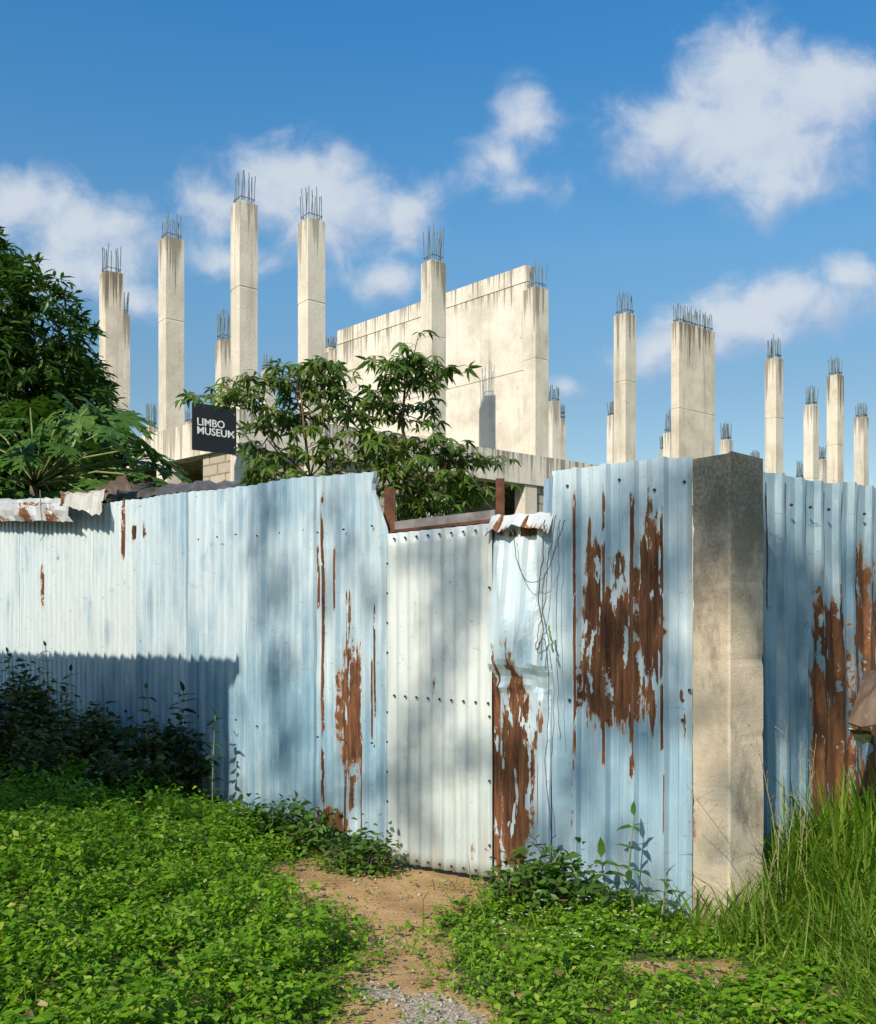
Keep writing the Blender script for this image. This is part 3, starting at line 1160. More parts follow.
# fixing screws along two rails
for i in range(3):
    for hz in (2.12, .75):
        for k in range(3):
            d = seams[i] + .12 + k * .26 + .03 * math.sin(i * 5 + k * 7)
            x, y = lf(d)
            q = Vector((x - .0177, y - .0177, hz + .03 * (i % 3) + .12 * (i > 3)))
            MB().tube([q, q + Vector((-.010, -.010, 0))], .0058, 7).build('screw', M['screw'], left_fence)
# rails behind the sheets
for zz in (.75, 2.12):
    a = lf(0.05); b_ = lf(7.9)
    MB().bar((a[0] + .05, a[1] + .05, zz), (b_[0] + .05, b_[1] + .05, zz + .15), .05, .08).build('rail', M['twig'], left_fence)

# --- the door
DP0, DP1 = (-0.315, 6.235), (0.315, 5.775)
door = thing('metal_door', 'pale zinc-coloured corrugated metal door edged with dark screws', 'door', (0, 6.0, .02))
dm = mat_sheet('zinc_door_sheet', (0.57, 0.615, 0.60), (0.43, 0.50, 0.50), [(432, 655, 437, 700, .45), (470, 840, 480, 870, .3)], DP0, DP1, 4.4, -.12, (.45, .75), .38, .3, (.40, .33, .22))
dL = math.hypot(DP1[0] - DP0[0], DP1[1] - DP0[1])
dzt = lin([z_at(388.5, 534, DP0, DP1), z_at(494.5, 523, DP0, DP1)])
dzb = lin([z_at(393, 861, DP0, DP1), z_at(490, 877, DP0, DP1)])
sheet('door_sheet', DP0, DP1, dzb, dzt, prof_sine(dL, dL / 9.0, .016, 0, 10), dm, door, None, 24, True, .004, 3.0)
dd = Vector((DP1[0] - DP0[0], DP1[1] - DP0[1])).normalized()
dn = Vector((dd.y, -dd.x))
if dn.y > 0:
    dn = -dn
def door_screw(u, z):
    q = Vector(DP0) + dd * u + dn * .012
    MB().tube([(q.x, q.y, z), (q.x + dn.x * .007, q.y + dn.y * .007, z)], .0075, 7).build('screw', M['screw'], door)
for k in range(9):
    u = dL * (k + .75) / 9.0
    if u > dL - .01:
        u = dL - .02
    door_screw(u, dzt(u) - .035)
    door_screw(u, z_at(440, 699 + (k - 4) * .45, DP0, DP1)[1])
    door_screw(u, dzb(u) + .03)
for k in range(1, 11):
    if k in (6,):
        continue
    f = k / 11.0
    door_screw(.012, dzb(0) + (dzt(0) - dzb(0)) * f)
    if k % 2:
        door_screw(dL - .012, dzb(dL) + (dzt(dL) - dzb(dL)) * f)
fo = -dn * .035
for (ua, ub, za, zb_) in ((.0, .0, 0.02, 1), (dL, dL, 0.02, 1)):
    q = Vector(DP0) + dd * (ua if ua == 0 else ua - .04) + dd * .02 + fo
    MB().bar((q.x, q.y, .04), (q.x, q.y, dzt(ua) - .02), .04, .04).build('frame', M['rust'], door)
q0_ = Vector(DP0) + fo; q1_ = Vector(DP1) + fo
for zz in (.06, 1.04):
    MB().bar((q0_.x, q0_.y, zz + .0), (q1_.x, q1_.y, zz), .035, .05).build('frame', M['rust'], door)

# --- the steel frame that stays in the gap: two posts and a lintel
gate = thing('gate_frame', 'rusty steel door frame with a sloping grey lintel above the door', 'frame', (0, 6.1, 0))
g0 = P(390, 490, 6.36); g1 = P(500, 478, 5.92)
MB().bar((g0.x, g0.y, 0), (g0.x, g0.y, P(390, 489, 6.36).z), .075, .07).build('post', M['rust'], gate)
MB().bar((g1.x, g1.y, 0), (g1.x, g1.y, P(500, 479, 5.92).z), .05, .05).build('post', M['rust'], gate)
MB().bar(P(397, 526, 6.31), P(497, 514.5, 5.90), .05, .052).build('lintel', M['steel'], gate)
MB().bar(P(392, 532, 6.29), P(494, 521, 5.87), .05, .018).build('lintel', M['rust'], gate)

# --- crumpled narrow sheet between the door and the rusted panel
CP0, CP1 = (0.318, 5.80), (0.665, 5.52)
crum = thing('crumpled_sheet', 'narrow crumpled blue sheet with rusted foot between door and big rusty panel', 'metal sheet', (.48, 5.66, 0))
cm = mat_sheet('crumpled_blue_sheet', (0.52, 0.61, 0.645), (0.27, 0.41, 0.50),
               [(491, 700, 503, 885, 1.25), (506, 698, 527, 870, 1.3), (498, 672, 503, 710, 1.0), (515, 672, 527, 700, .9), (533, 712, 539, 748, .95), (530, 745, 535, 800, .85), (538, 760, 541, 830, .8), (540, 700, 545, 735, .8),
                (496, 527, 545, 537, .75)], CP0, CP1, 7.7, 0.0, (.42, .68))
cL = math.hypot(CP1[0] - CP0[0], CP1[1] - CP0[1])
czt = lin([z_at(496, 524, CP0, CP1), z_at(520, 521, CP0, CP1), z_at(545, 526, CP0, CP1)])
czb = lin([z_at(490, 880, CP0, CP1), z_at(550, 900, CP0, CP1)])
prc = prof_trap(cL, .125, .03, .018, .026, .055)
prc = sorted(set(prc + [(cL * k / 18.0, float(np.interp(cL * k / 18.0, [a for a, b in prc], [b for a, b in prc]))) for k in range(19)]))


def crease(u, z, u0, z0, u1, z1, w, amp):
    """a sharp fold along a segment of the sheet"""
    lx, lz = u1 - u0, z1 - z0
    L2 = lx * lx + lz * lz
    k = max(0, min(1, ((u - u0) * lx + (z - z0) * lz) / L2))
    d_ = math.hypot(u - u0 - k * lx, z - z0 - k * lz)
    return amp * max(0, 1 - d_ / w)


def crumple(u, z):
    # the upper half leans out to a sharp kink, below it the sheet falls back in
    zk = 1.27 + .035 * (1 if (u * 9) % 2 < 1 else -1) * ((u * 9) % 1 - .5) - .06 * u
    o = 0.0
    if z >= zk:
        o += .055 * max(0, 1 - (z - zk) / .75)
    else:
        o += .055 * max(0, 1 - (zk - z) / .07)
    o += crease(u, z, .05, 1.95, .16, 1.30, .045, .022)
    o += crease(u, z, .26, 2.0, .33, 1.62, .05, -.026)
    o += crease(u, z, .33, 1.62, .20, 1.30, .04, .024)
    o += crease(u, z, .33, 1.62, .42, 1.25, .05, -.03)
    o += crease(u, z, .02, 1.12, .30, 1.17, .035, .026)
    o += crease(u, z, .30, 1.17, .44, 1.02, .04, -.026)
    o += crease(u, z, .10, 1.12, .16, .75, .035, .016)
    e = max(0, (u - .33) / .12)
    o -= .05 * e * e * (1 if z > .9 else .4)
    return (o, 0.0, 0.0)


ob = sheet('crumpled_panel', CP0, CP1, czb, czt, prc, cm, crum, crumple, 64, False, .004, 5.0)
# folded rusty lip on top
rl_mat = mat_sheet('rusty_lip_sheet', (0.50, 0.54, 0.54), (0.34, 0.40, 0.43), [(490, 531, 552, 552, 1.1), (500, 515, 507, 540, .85), (528, 515, 531, 540, .9)], CP0, CP1, 2.2, .06, (.5, .8))
cd = (Vector(CP1) - Vector(CP0)).normalized()
cn = Vector((cd.y, -cd.x))
if cn.y > 0:
    cn = -cn
lv, lu, lfc = [], [], []
NU, NV = 9, 4
rgl = random.Random(5)
fold = [rgl.uniform(-.012, .02) for _ in range(NU + 1)]
hang = [rgl.uniform(.085, .125) for _ in range(NU + 1)]
hang[4] = .07; hang[5] = .075
for j in range(NV + 1):
    for i in range(NU + 1):
        u = .0 + (cL - .02) * i / NU
        t_ = j / NV
        zt0 = z_at(520, 513.5, CP0, CP1)[1] + (.006 if i % 3 == 1 else -.004) - .012 * i / NU
        fw = .006 + .06 * t_ + fold[i] * (.3 + .9 * t_)
        q = Vector(CP0) + cd * u + cn * fw
        z = zt0 - hang[i] * t_
        lv.append((q.x, q.y, z)); lu.append((u, z))
for j in range(NV):
    for i in range(NU):
        lfc.append((j * (NU + 1) + i, j * (NU + 1) + i + 1, (j + 1) * (NU + 1) + i + 1, (j + 1) * (NU + 1) + i))
org = parent_origin(crum)
me = bpy.data.meshes.new('folded_lip')
me.from_pydata([(x - org.x, y - org.y, z - org.z) for x, y, z in lv], [], lfc)
uvl = me.uv_layers.new(name='UVMap')
for lp in me.loops:
    uvl.data[lp.index].uv = lu[lp.vertex_index]
o = link('folded_lip', me, rl_mat, crum, org)
sm_ = o.modifiers.new('thickness', 'SOLIDIFY'); sm_.thickness = .003

# --- big rusted panel
RP0, RP1 = (0.63, 5.53), (1.275, 5.045)
rpan = thing('rusted_panel', 'tall blue ribbed sheet with a large ragged rust patch left of the concrete post', 'metal sheet', (.95, 5.3, 0))
rrust = [(575, 495, 580, 765, 1.05), (604, 488, 609, 760, 1.08), (631, 494, 638, 775, 1.12), (662, 508, 667, 770, 1.08),
         (586, 545, 604, 600, 1.0), (588, 520, 592, 560, 1.0), (583, 585, 606, 660, 1.0), (586, 650, 640, 715, 1.3), (600, 600, 636, 690, 1.2),
         (640, 530, 662, 690, 1.2), (640, 570, 658, 640, 1.2), (612, 552, 624, 578, .95), (650, 690, 656, 740, .9), (642, 690, 645, 720, .9),
         (586, 700, 588, 730, .85), (680, 690, 683, 700, .8), (683, 715, 686, 735, .8), (574, 780, 577, 835, .7), (665, 770, 667, 850, .75)]
rm = mat_sheet('rusted_blue_sheet', (0.50, 0.595, 0.635), (0.25, 0.385, 0.475), rrust, RP0, RP1, 11.1, -.01, (.42, .66))
rL = math.hypot(RP1[0] - RP0[0], RP1[1] - RP0[1])
rzt = lin([z_at(553, 471, RP0, RP1), z_at(575, 468.5, RP0, RP1), z_at(590, 467, RP0, RP1), z_at(600, 465, RP0, RP1), z_at(620, 463, RP0, RP1), z_at(650, 459.5, RP0, RP1), z_at(667, 457, RP0, RP1), z_at(672, 459, RP0, RP1), z_at(695, 455.5, RP0, RP1)])
rzb = lambda u: -.05
us_r = [px_on_line(x, RP0, RP1)[0] for x in (577, 606, 634, 664)]
prr = [(0, 0)]
for u in us_r:
    prr += [(u - .027, 0), (u - .015, .034), (u + .015, .034), (u + .027, 0), (u + .075, .0), (u + .082, .006), (u + .092, .006), (u + .099, 0)]
prr += [(rL - .02, 0), (rL, -.02)]
prr = sorted(p for p in prr if p[0] <= rL)
sheet('ribbed_sheet', RP0, RP1, rzb, rzt, prr, rm, rpan, None, 30, False, .006, 8.0)
# left flange, bent back
fm = mat_sheet('blue_flange_sheet', (0.42, 0.54, 0.64), (0.20, 0.34, 0.48), [(545, 560, 548, 640, .5)], (0.60, 5.66), RP0, 3.3, -.03, (.4, .7))
sheet('side_flange', (0.605, 5.69), (RP0[0] - .001, RP0[1] + .004), lambda u: -.05, lambda u: rzt(0) - .02 - (.16 - u) * .1, [(0, 0), (.03, .012), (.08, .0), (.163, 0)], fm, rpan, lambda u, z: (.012 * math.sin(z * 4), .012 * math.sin(z * 3 + 1), 0), 24, False, .01, 2.0)
for (x, y) in ((568, 486), (655, 490), (685, 482), (570, 700), (690, 690), (572, 880), (683, 700), (683, 720), (620, 480)):
    u, z = z_at(x, y, RP0, RP1)
    rd = (Vector(RP1) - Vector(RP0)).normalized()
    rn = Vector((rd.y, -rd.x)); rn = rn if rn.y < 0 else -rn
    q = Vector(RP0) + rd * u + rn * .004
    MB().tube([(q.x, q.y, z), (q.x + rn.x * .008, q.y + rn.y * .008, z)], .008, 7).build('screw', M['screw'], rpan)

# --- concrete post
post_c = Vector((1.275, 5.03))
pl = Vector((.5, -.866)); pr_ = Vector((.866, .5))
nearc = post_c + pl * .252


def mat_post():
    m, t, b, out = new_mat('old_post_concrete')
    geo = t.new('ShaderNodeTexCoord').outputs['Object']
    big = t.noise(geo, 2.2, 6, .65)
    fine = t.noise(geo, 30, 5, .7)
    grit = t.noise(geo, 140, 3, .6)
    z = t.sep(geo)[2]
    col = t.mix(t.mapr(big, .35, .7), (0.60, 0.505, 0.375), (0.40, 0.335, 0.245))
    col = t.mix(t.mapr(fine, .5, .8, 0, .6), col, (0.56, 0.46, 0.33))
    col = t.mix(t.mapr(grit, .58, .70, 0, .35), col, (.20, .16, .12))
    spk = t.noise(geo, 60, 4, .75)
    col = t.mix(t.mapr(spk, .60, .72, 0, .45), col, (.22, .175, .125))
    vst = t.noise(t.mapping(geo, (14, 14, .8)), 1.0, 5, .65)
    col = t.mix(t.mapr(vst, .55, .8, 0, .35), col, (.25, .20, .145))
    zz = t.math('ADD', z, t.math('MULTIPLY_ADD', big, 1.3, -.65))
    alg = t.mapr(zz, 1.40, 2.1)
    col = t.mix(t.math('MULTIPLY', alg, .85), col, t.mix(t.mapr(spk, .35, .65), (.12, .10, .072), (.31, .265, .195)))
    dk = t.mapr(t.noise(t.mapping(geo, (1, 1, .5), (3, 1, 2)), 3.6, 7, .68), .50, .64, 0, .65)
    col = t.mix(dk, col, (.17, .14, .105))
    crk = t.new('ShaderNodeTexVoronoi', feature='DISTANCE_TO_EDGE')
    t.l.new(t.mapping(geo, (2.2, 2.2, 1.1), (.3, .2, .6)), crk.inputs['Vector'])
    crk.inputs['Scale'].default_value = 1.6
    col = t.mix(t.mapr(t.math('ADD', crk.outputs['Distance'], t.math('MULTIPLY', fine, .03)), .018, .008, 0, .25), col, (.10, .08, .06))
    e = t.ellipse(t.sep(geo)[0], z, -.19, .47, .045, .17)
    rs = t.mapr(t.math('ADD', e, t.math('MULTIPLY_ADD', fine, 1.4, -.7)), .1, .35)
    col = t.mix(t.math('MULTIPLY', rs, .8), col, (.26, .09, .025))
    moss = t.mapr(zz, .22, -.1, 0, .6)
    col = t.mix(moss, col, (.20, .11, .05))
    t.put(b.inputs['Base Color'], col)
    b.inputs['Roughness'].default_value = .95
    bump(t, b, t.math('ADD', fine, t.math('MULTIPLY', grit, .8)), .45, .010)
    return m


pc = nearc - pl * .126 + pr_ * .121
post = thing('concrete_post', 'square weathered concrete post at the fence corner', 'post', (pc.x, pc.y, 0))
pts = [nearc, nearc + pr_ * .243, nearc + pr_ * .243 - pl * .252, nearc - pl * .252]
b_ = .010
ring = []
cen = sum(pts, Vector((0, 0))) / 4
pts8 = []
for i in range(4):
    a, c, e = pts[i - 1], pts[i], pts[(i + 1) % 4]
    pts8 += [c + (a - c).normalized() * b_, c + (e - c).normalized() * b_]
mbp = MB()
NR = 70
vsp = []
for r in range(NR + 1):
    z = -.1 + 2.40 * r / NR
    for i, q in enumerate(pts8):
        w = .003 * float(wob(i * 3.1, z * 2, 2.0, 1)) - .016 * max(0, float(wob(i // 2 * 5.3, z * 7, 2.0, 4)) - .40)
        qq = q + (q - cen).normalized() * w
        vsp.append((qq.x, qq.y, z + (.012 * math.sin(i * 1.9) if r == NR else 0)))
fsp = [(r * 8 + i, r * 8 + (i + 1) % 8, (r + 1) * 8 + (i + 1) % 8, (r + 1) * 8 + i) for r in range(NR) for i in range(8)]
ct = len(vsp)
vsp.append((cen.x, cen.y, 2.298))
fsp += [(NR * 8 + i, NR * 8 + (i + 1) % 8, ct) for i in range(8)]
mbp.add(vsp, fsp)
mbp.build('shaft', mat_post(), post)

# --- right-hand fence
RF0 = (1.70, 5.36)
RFD = Vector((.88, .61)).normalized()
def rf(d):
    return (RF0[0] + RFD.x * d, RF0[1] + RFD.y * d)
rfen = thing('sheet_metal_fence', 'blue corrugated fence with rusted torn patch right of the concrete post', 'fence', (RF0[0], RF0[1], 0))
rf_seams = [0, .80, 1.62, 2.44, 3.26, 4.1]
rust_r = {0: [(766, 490, 770, 610, 1.0), (812, 628, 822, 860, 1.25), (815, 628, 840, 730, 1.4), (824, 690, 848, 880, 1.4), (836, 590, 852, 720, 1.3), (845, 640, 860, 880, 1.3), (812, 780, 826, 860, 1.1), (845, 700, 853, 860, 1.1), (846, 560, 858, 660, 1.05), (830, 600, 846, 660, 1.1)],
          1: [(857, 560, 866, 690, 1.2), (868, 520, 872, 640, 1.0), (855, 640, 905, 900, 1.35)], 2: [(960, 600, 990, 800, 1.0)], 3: [], 4: []}
for i in range(5):
    p0, p1 = rf(rf_seams[i] - .01), rf(rf_seams[i + 1] + .01)
    ofs = Vector((.57, -.82)) * (.004 * (i % 2))
    p0 = (p0[0] + ofs.x, p0[1] + ofs.y); p1 = (p1[0] + ofs.x, p1[1] + ofs.y)
    L = math.hypot(p1[0] - p0[0], p1[1] - p0[1])
    ml = mat_sheet('blue_fence_sheet_%d' % i, (.34, .44, .49), (.135, .235, .31), rust_r[i], p0, p1, 20 + i * 1.7, .0 if i < 2 else -.04, (.38, .62))  # sheet colours set darker, part of this fence's shade put into the paint
    ztf = lin([(0, 2.30 + .02 * (i % 2)), (.2, 2.315), (.5, 2.30), (.82, 2.305)])

    def dspr(u, z, i=i):
        o = .012 * math.sin(z * 2.2 + i)
        if i == 0:   # torn, peeled edge of the rust patch
            o += .022 * math.exp(-((u - .45) / .06) ** 2 - ((z - 1.36) / .08) ** 2) - .03 * math.exp(-((u - .44) / .04) ** 2 - ((z - 1.46) / .03) ** 2)
        return (o, 0, 0)
    prf = prof_trap(L, .172, .022, .013, .036, .03 + .02 * i)
    if i == 0:
        prf = sorted(set(prf + [(.36 + .02 * k, float(np.interp(.36 + .02 * k, [a for a, b in prf], [b for a, b in prf]))) for k in range(9)]))
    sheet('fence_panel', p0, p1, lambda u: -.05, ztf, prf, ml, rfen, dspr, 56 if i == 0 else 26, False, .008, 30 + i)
for zz in (.8, 1.95):
    a = rf(.05); b2 = rf(4.0)
    MB().bar((a[0] - .03, a[1] + .045, zz), (b2[0] - .03, b2[1] + .045, zz), .05, .07).build('rail', M['twig'], rfen)
for d in (.26, .43, .60, .95, 1.12, 1.3):
    x, y = rf(d)
    MB().tube([(x + .018, y - .026, 2.14), (x + .026, y - .036, 2.14)], .008, 7).build('screw', M['screw'], rfen)


# --- loose scrap sheets
def crumpled_sheet(name, corners, nu, nv, amp, mat, label, cat, seed, ribs=0, thick=.004, sag=None):
    """bilinear patch of 4 corner points, creased"""
    A, B, C_, D = [Vector(c) for c in corners]
    nrm = (B - A).cross(D - A).normalized()
    rg = np.random.default_rng(seed)
    vs, uvs, fs = [], [], []
    for j in range(nv + 1):
        for i in range(nu + 1):
            s, t_ = i / nu, j / nv
            q = A.lerp(B, s).lerp(D.lerp(C_, s), t_)
            h = amp * (wob(s * 5 + seed, t_ * 5, 1.0, seed) + .5 * rg.normal()) + (ribs and .012 * math.sin(s * ribs * 2 * math.pi))
            if sag:
                h += sag(s, t_)
            edge = (i in (0, nu)) or (j in (0, nv))
            q = q + nrm * h + ((B - A) * rg.normal() * .012 + (D - A) * rg.normal() * .02 if edge else Vector((0, 0, 0)))
            vs.append(q); uvs.append((s * (B - A).length, t_ * (D - A).length))
    for j in range(nv):
        for i in range(nu):
            k = j * (nu + 1) + i
            fs.append((k, k + 1, k + nu + 2, k + nu + 1))
    org = (A + B + C_ + D) / 4
    me = bpy.data.meshes.new(name)
    me.from_pydata([tuple(v - org) for v in vs], [], fs)
    uv = me.uv_layers.new(name='UVMap')
    for lp in me.loops:
        uv.data[lp.index].uv = uvs[lp.vertex_index]
    o = link(name, me, mat, None, org)
    md = o.modifiers.new('thickness', 'SOLIDIFY')
    md.thickness = thick
    return tag(o, label, cat)


sc1 = mat_sheet('rusty_pale_sheet', (.56, .58, .57), (.40, .43, .43), [], (0, 5), (1, 5), 14.0, .05, (.4, .7), spots=[(1.05, .10, .13, .14, 1.1), (.25, .02, .5, .05, .8), (1.62, .02, .16, .16, .95), (1.3, .3, .5, .05, .75)])
sc4 = mat_sheet('curled_pale_sheet', (.60, .58, .50), (.42, .42, .38), [], (0, 5), (1, 5), 15.0, .05, (.4, .7), spots=[(.03, .1, .05, .16, 1.0), (.25, .28, .3, .04, .75)])
sc2 = mat_sheet('brown_scrap_sheet', (.34, .26, .185), (.10, .062, .038), [], (0, 5), (1, 5), 17.0, .14, (.36, .58))
sc3 = mat_sheet('old_roof_sheet', (.16, .13, .10), (.06, .05, .04), [], (0, 5), (1, 5), 19.0, .1, (.4, .62))
crumpled_sheet('scrap_sheet', [P(-14, 521, 10.45), P(72, 521, 9.0), P(76, 499, 9.25), P(-14, 499, 10.8)], 22, 6, .016, sc1, 'pale rust-spotted strip of sheet folded over the top of the left fence', 'metal sheet', 3, 0, .004, lambda s, t_: .06 * math.sin(t_ * 3))
crumpled_sheet('scrap_sheet', [P(60, 507, 8.95), P(100, 519, 8.62), P(108, 492, 8.85), P(62, 497, 9.3)], 12, 7, .016, sc4, 'cream curled sheet offcut hooked on the left fence beside the rust-spotted strip', 'metal sheet', 8, 0, .004, lambda s, t_: .08 * math.sin(t_ * 2.6 + .3))
crumpled_sheet('roof_sheet', [P(70, 503, 9.9), P(240, 487, 8.7), P(236, 481, 10.4), P(104, 484, 11.4)], 30, 6, .02, sc3, 'dark rusted roofing sheet lying behind the top of the left fence', 'roof sheet', 5, 10)
crumpled_sheet('roof_sheet', [P(100, 499, 9.6), P(130, 488, 9.3), P(126, 474, 9.9), P(96, 489, 10.2)], 8, 5, .03, sc2, 'brown bent piece of sheet sticking up from the dark roofing behind the fence', 'roof sheet', 6, 0)
crumpled_sheet('scrap_sheet', [P(847, 724, 5.12), P(890, 732, 5.0), P(900, 664, 5.5), P(868, 672, 5.42)], 3, 3, .02, sc2, 'crumpled brown rusty sheet sticking out from the right-hand fence', 'metal sheet', 12, 0, .012, lambda s, t_: (.05 if t_ > .3 else .0) * (1 - t_) + .025 * (s > .5))
crumpled_sheet('scrap_sheet', [P(849, 728, 5.14), P(872, 731, 5.08), P(870, 740, 5.25), P(858, 748, 5.25)], 2, 2, .004, sc1, 'pale underside flap hanging below the crumpled brown sheet', 'metal sheet', 15, 0)

# ------------------------------------------------------------------ trees behind the fence
def limb(mb, a, b_, r0, r1, n=5, jit=.06):
    a = Vector(a); b_ = Vector(b_)
    L = (b_ - a).length
    pts, rs = [], []
    for i in range(n + 1):
        t_ = i / n
        q = a.lerp(b_, t_)
        if 0 < i < n:
            q = q + Vector((random.gauss(0, 1), random.gauss(0, 1), random.gauss(0, .6))) * jit * L
        pts.append(q); rs.append(r0 + (r1 - r0) * t_)
    mb.tube(pts, rs, 6)
    return pts


def mango_tree():
    base = Vector((-6.7, 14.3, .5))
    t = thing('mango_tree', 'big dark green tree with long drooping leaves at the left edge behind the fence', 'tree', base)
    mb = MB()
    cen = Vector((-6.55, 14.2, 4.3))
    mb.tube([base, base + Vector((.1, 0, 1.2)), base + Vector((.0, .1, 2.3))], [.22, .18, .15], 9)
    lobes = [((-7.2, 14.1, 6.2), 1.25), ((-6.2, 13.8, 5.4), 1.25), ((-5.75, 14.0, 4.4), 1.1), ((-6.9, 13.4, 4.6), 1.5), ((-5.75, 14.4, 3.4), 1.2), ((-6.3, 13.3, 3.4), 1.2), ((-7.2, 14.0, 2.7), 1.4),
             ((-8.2, 14.3, 4.4), 1.5), ((-6.5, 14.9, 4.6), 1.5), ((-7.6, 14.8, 3.2), 1.5), ((-6.5, 13.9, 6.15), .75), ((-5.25, 14.1, 4.0), .7), ((-7.0, 14.0, 6.9), .6)]
    lobes = [((c[0] + .2, c[1], c[2] + .04), r) for c, r in lobes]
    for c, r in lobes:
        pts = limb(mb, base + Vector((0, 0, random.uniform(1.6, 2.3))), c, .09, .02, 5, .05)
        for k in range(4):
            limb(mb, pts[3], Vector(c) + Vector(rand_dirs(1)[0]) * r * .8, .025, .008, 3, .05)
    mb.build('trunk', M['bark'], t, smooth=True)
    parts = []
    tmpl = leaf_template(.23, .12, .30)
    for c, r in lobes:
        n = int(230 * r * r)
        d = rand_dirs(n, -.75, 1)
        rr = r * (rng.uniform(.55, 1.0, n) ** .5) * (1 + .16 * wob(d[:, 0] * 3, d[:, 1] * 3 + d[:, 2] * 4, 1.3, r * 9))
        tip = np.array(c) + d * rr[:, None] * np.array([1, 1, .92])
        for k in range(11):
            a = rng.uniform(0, 2 * math.pi, n)
            ld = d * .75 + np.stack([np.cos(a), np.sin(a), np.zeros(n)], 1) * rng.uniform(.5, 1.1, n)[:, None]
            ld[:, 2] += rng.uniform(-.75, .30, n)
            sc = rng.uniform(.13, .225, n)
            parts.append(inst(tmpl, tip + rng.normal(0, .035, (n, 3)), ld, sc, rng.normal(0, .5, n)))
    v, f = join_np(parts)
    np_mesh('crown', v, f, M['mango'], t, parent_origin(t))


mango_tree()


def papaya():
    base = Vector((-4.75, 11.6, .6))
    t = thing('papaya_plant', 'papaya plant with big lobed leaves on radiating stalks behind the left fence', 'plant', base)
    hub = P(35, 486, 11.6)
    mb = MB()
    mb.tube([base, base.lerp(hub, .5), hub + Vector((0, 0, .15))], [.09, .07, .05], 8)
    mb.build('trunk', M['bark'], t, smooth=True)
    st = MB()
    lobes = [.62, .85, 1.0, 1.08, 1.0, .85, .62]
    parts = []
    leaf = palmate(7, 4.6, .34, .28, lobes, .1)
    # side lobules make the outline ragged
    vv, ff = leaf
    extra = []
    for i in range(7):
        a = (i / 6 - .5) * 4.6
        for sgn_ in (-1, 1):
            for pos in (.45, .68):
                v, f = simple_leaf(.42, .1, .15)
                v2 = rotz(v * .36 * lobes[i], sgn_ * .62)
                v2 = v2 + np.array([pos * lobes[i], 0, -.28 * (pos * lobes[i]) ** 2])
                extra.append((rotz(v2, a), f))
    leaf = merge_templates([leaf] + extra)
    targets = [(125, 450), (145, 462), (168, 470), (100, 432), (30, 440), (60, 428), (15, 418), (75, 458), (110, 465), (0, 460), (-12, 488), (85, 492), (115, 492), (140, 448), (10, 430), (45, 420), (80, 415), (110, 428), (138, 440), (158, 458), (150, 476), (60, 445), (95, 450), (125, 470), (20, 455), (-10, 445),
               (-20, 470), (0, 410), (70, 402), (30, 405), (100, 482), (80, 470), (135, 490), (50, 492), (10, 490), (-15, 420), (120, 415), (60, 475), (160, 484), (92, 404)]
    locs, dirs, sc = [], [], []
    for i, (px, py) in enumerate(targets):
        e = P(px, py, 11.5 + random.uniform(-1.0, .9))
        mid = hub.lerp(e, .55) + Vector((0, 0, .10))
        st.tube([hub, mid, e], [.016, .012, .008], 5)
        out = (e - hub)
        out.z *= .3
        out.normalize()
        locs.append(e); dirs.append((out.x + random.gauss(0, .2), out.y - .25 + random.gauss(0, .2), random.uniform(-.75, -.15))); sc.append(random.uniform(.30, .46))
    st.build('stalk', M['green_stem'], t, smooth=True)
    v, f = inst(leaf, np.array(locs), np.array(dirs), np.array(sc), rng.normal(0, .35, len(locs)))
    np_mesh('foliage', v, f, M['papaya'], t, parent_origin(t))


papaya()


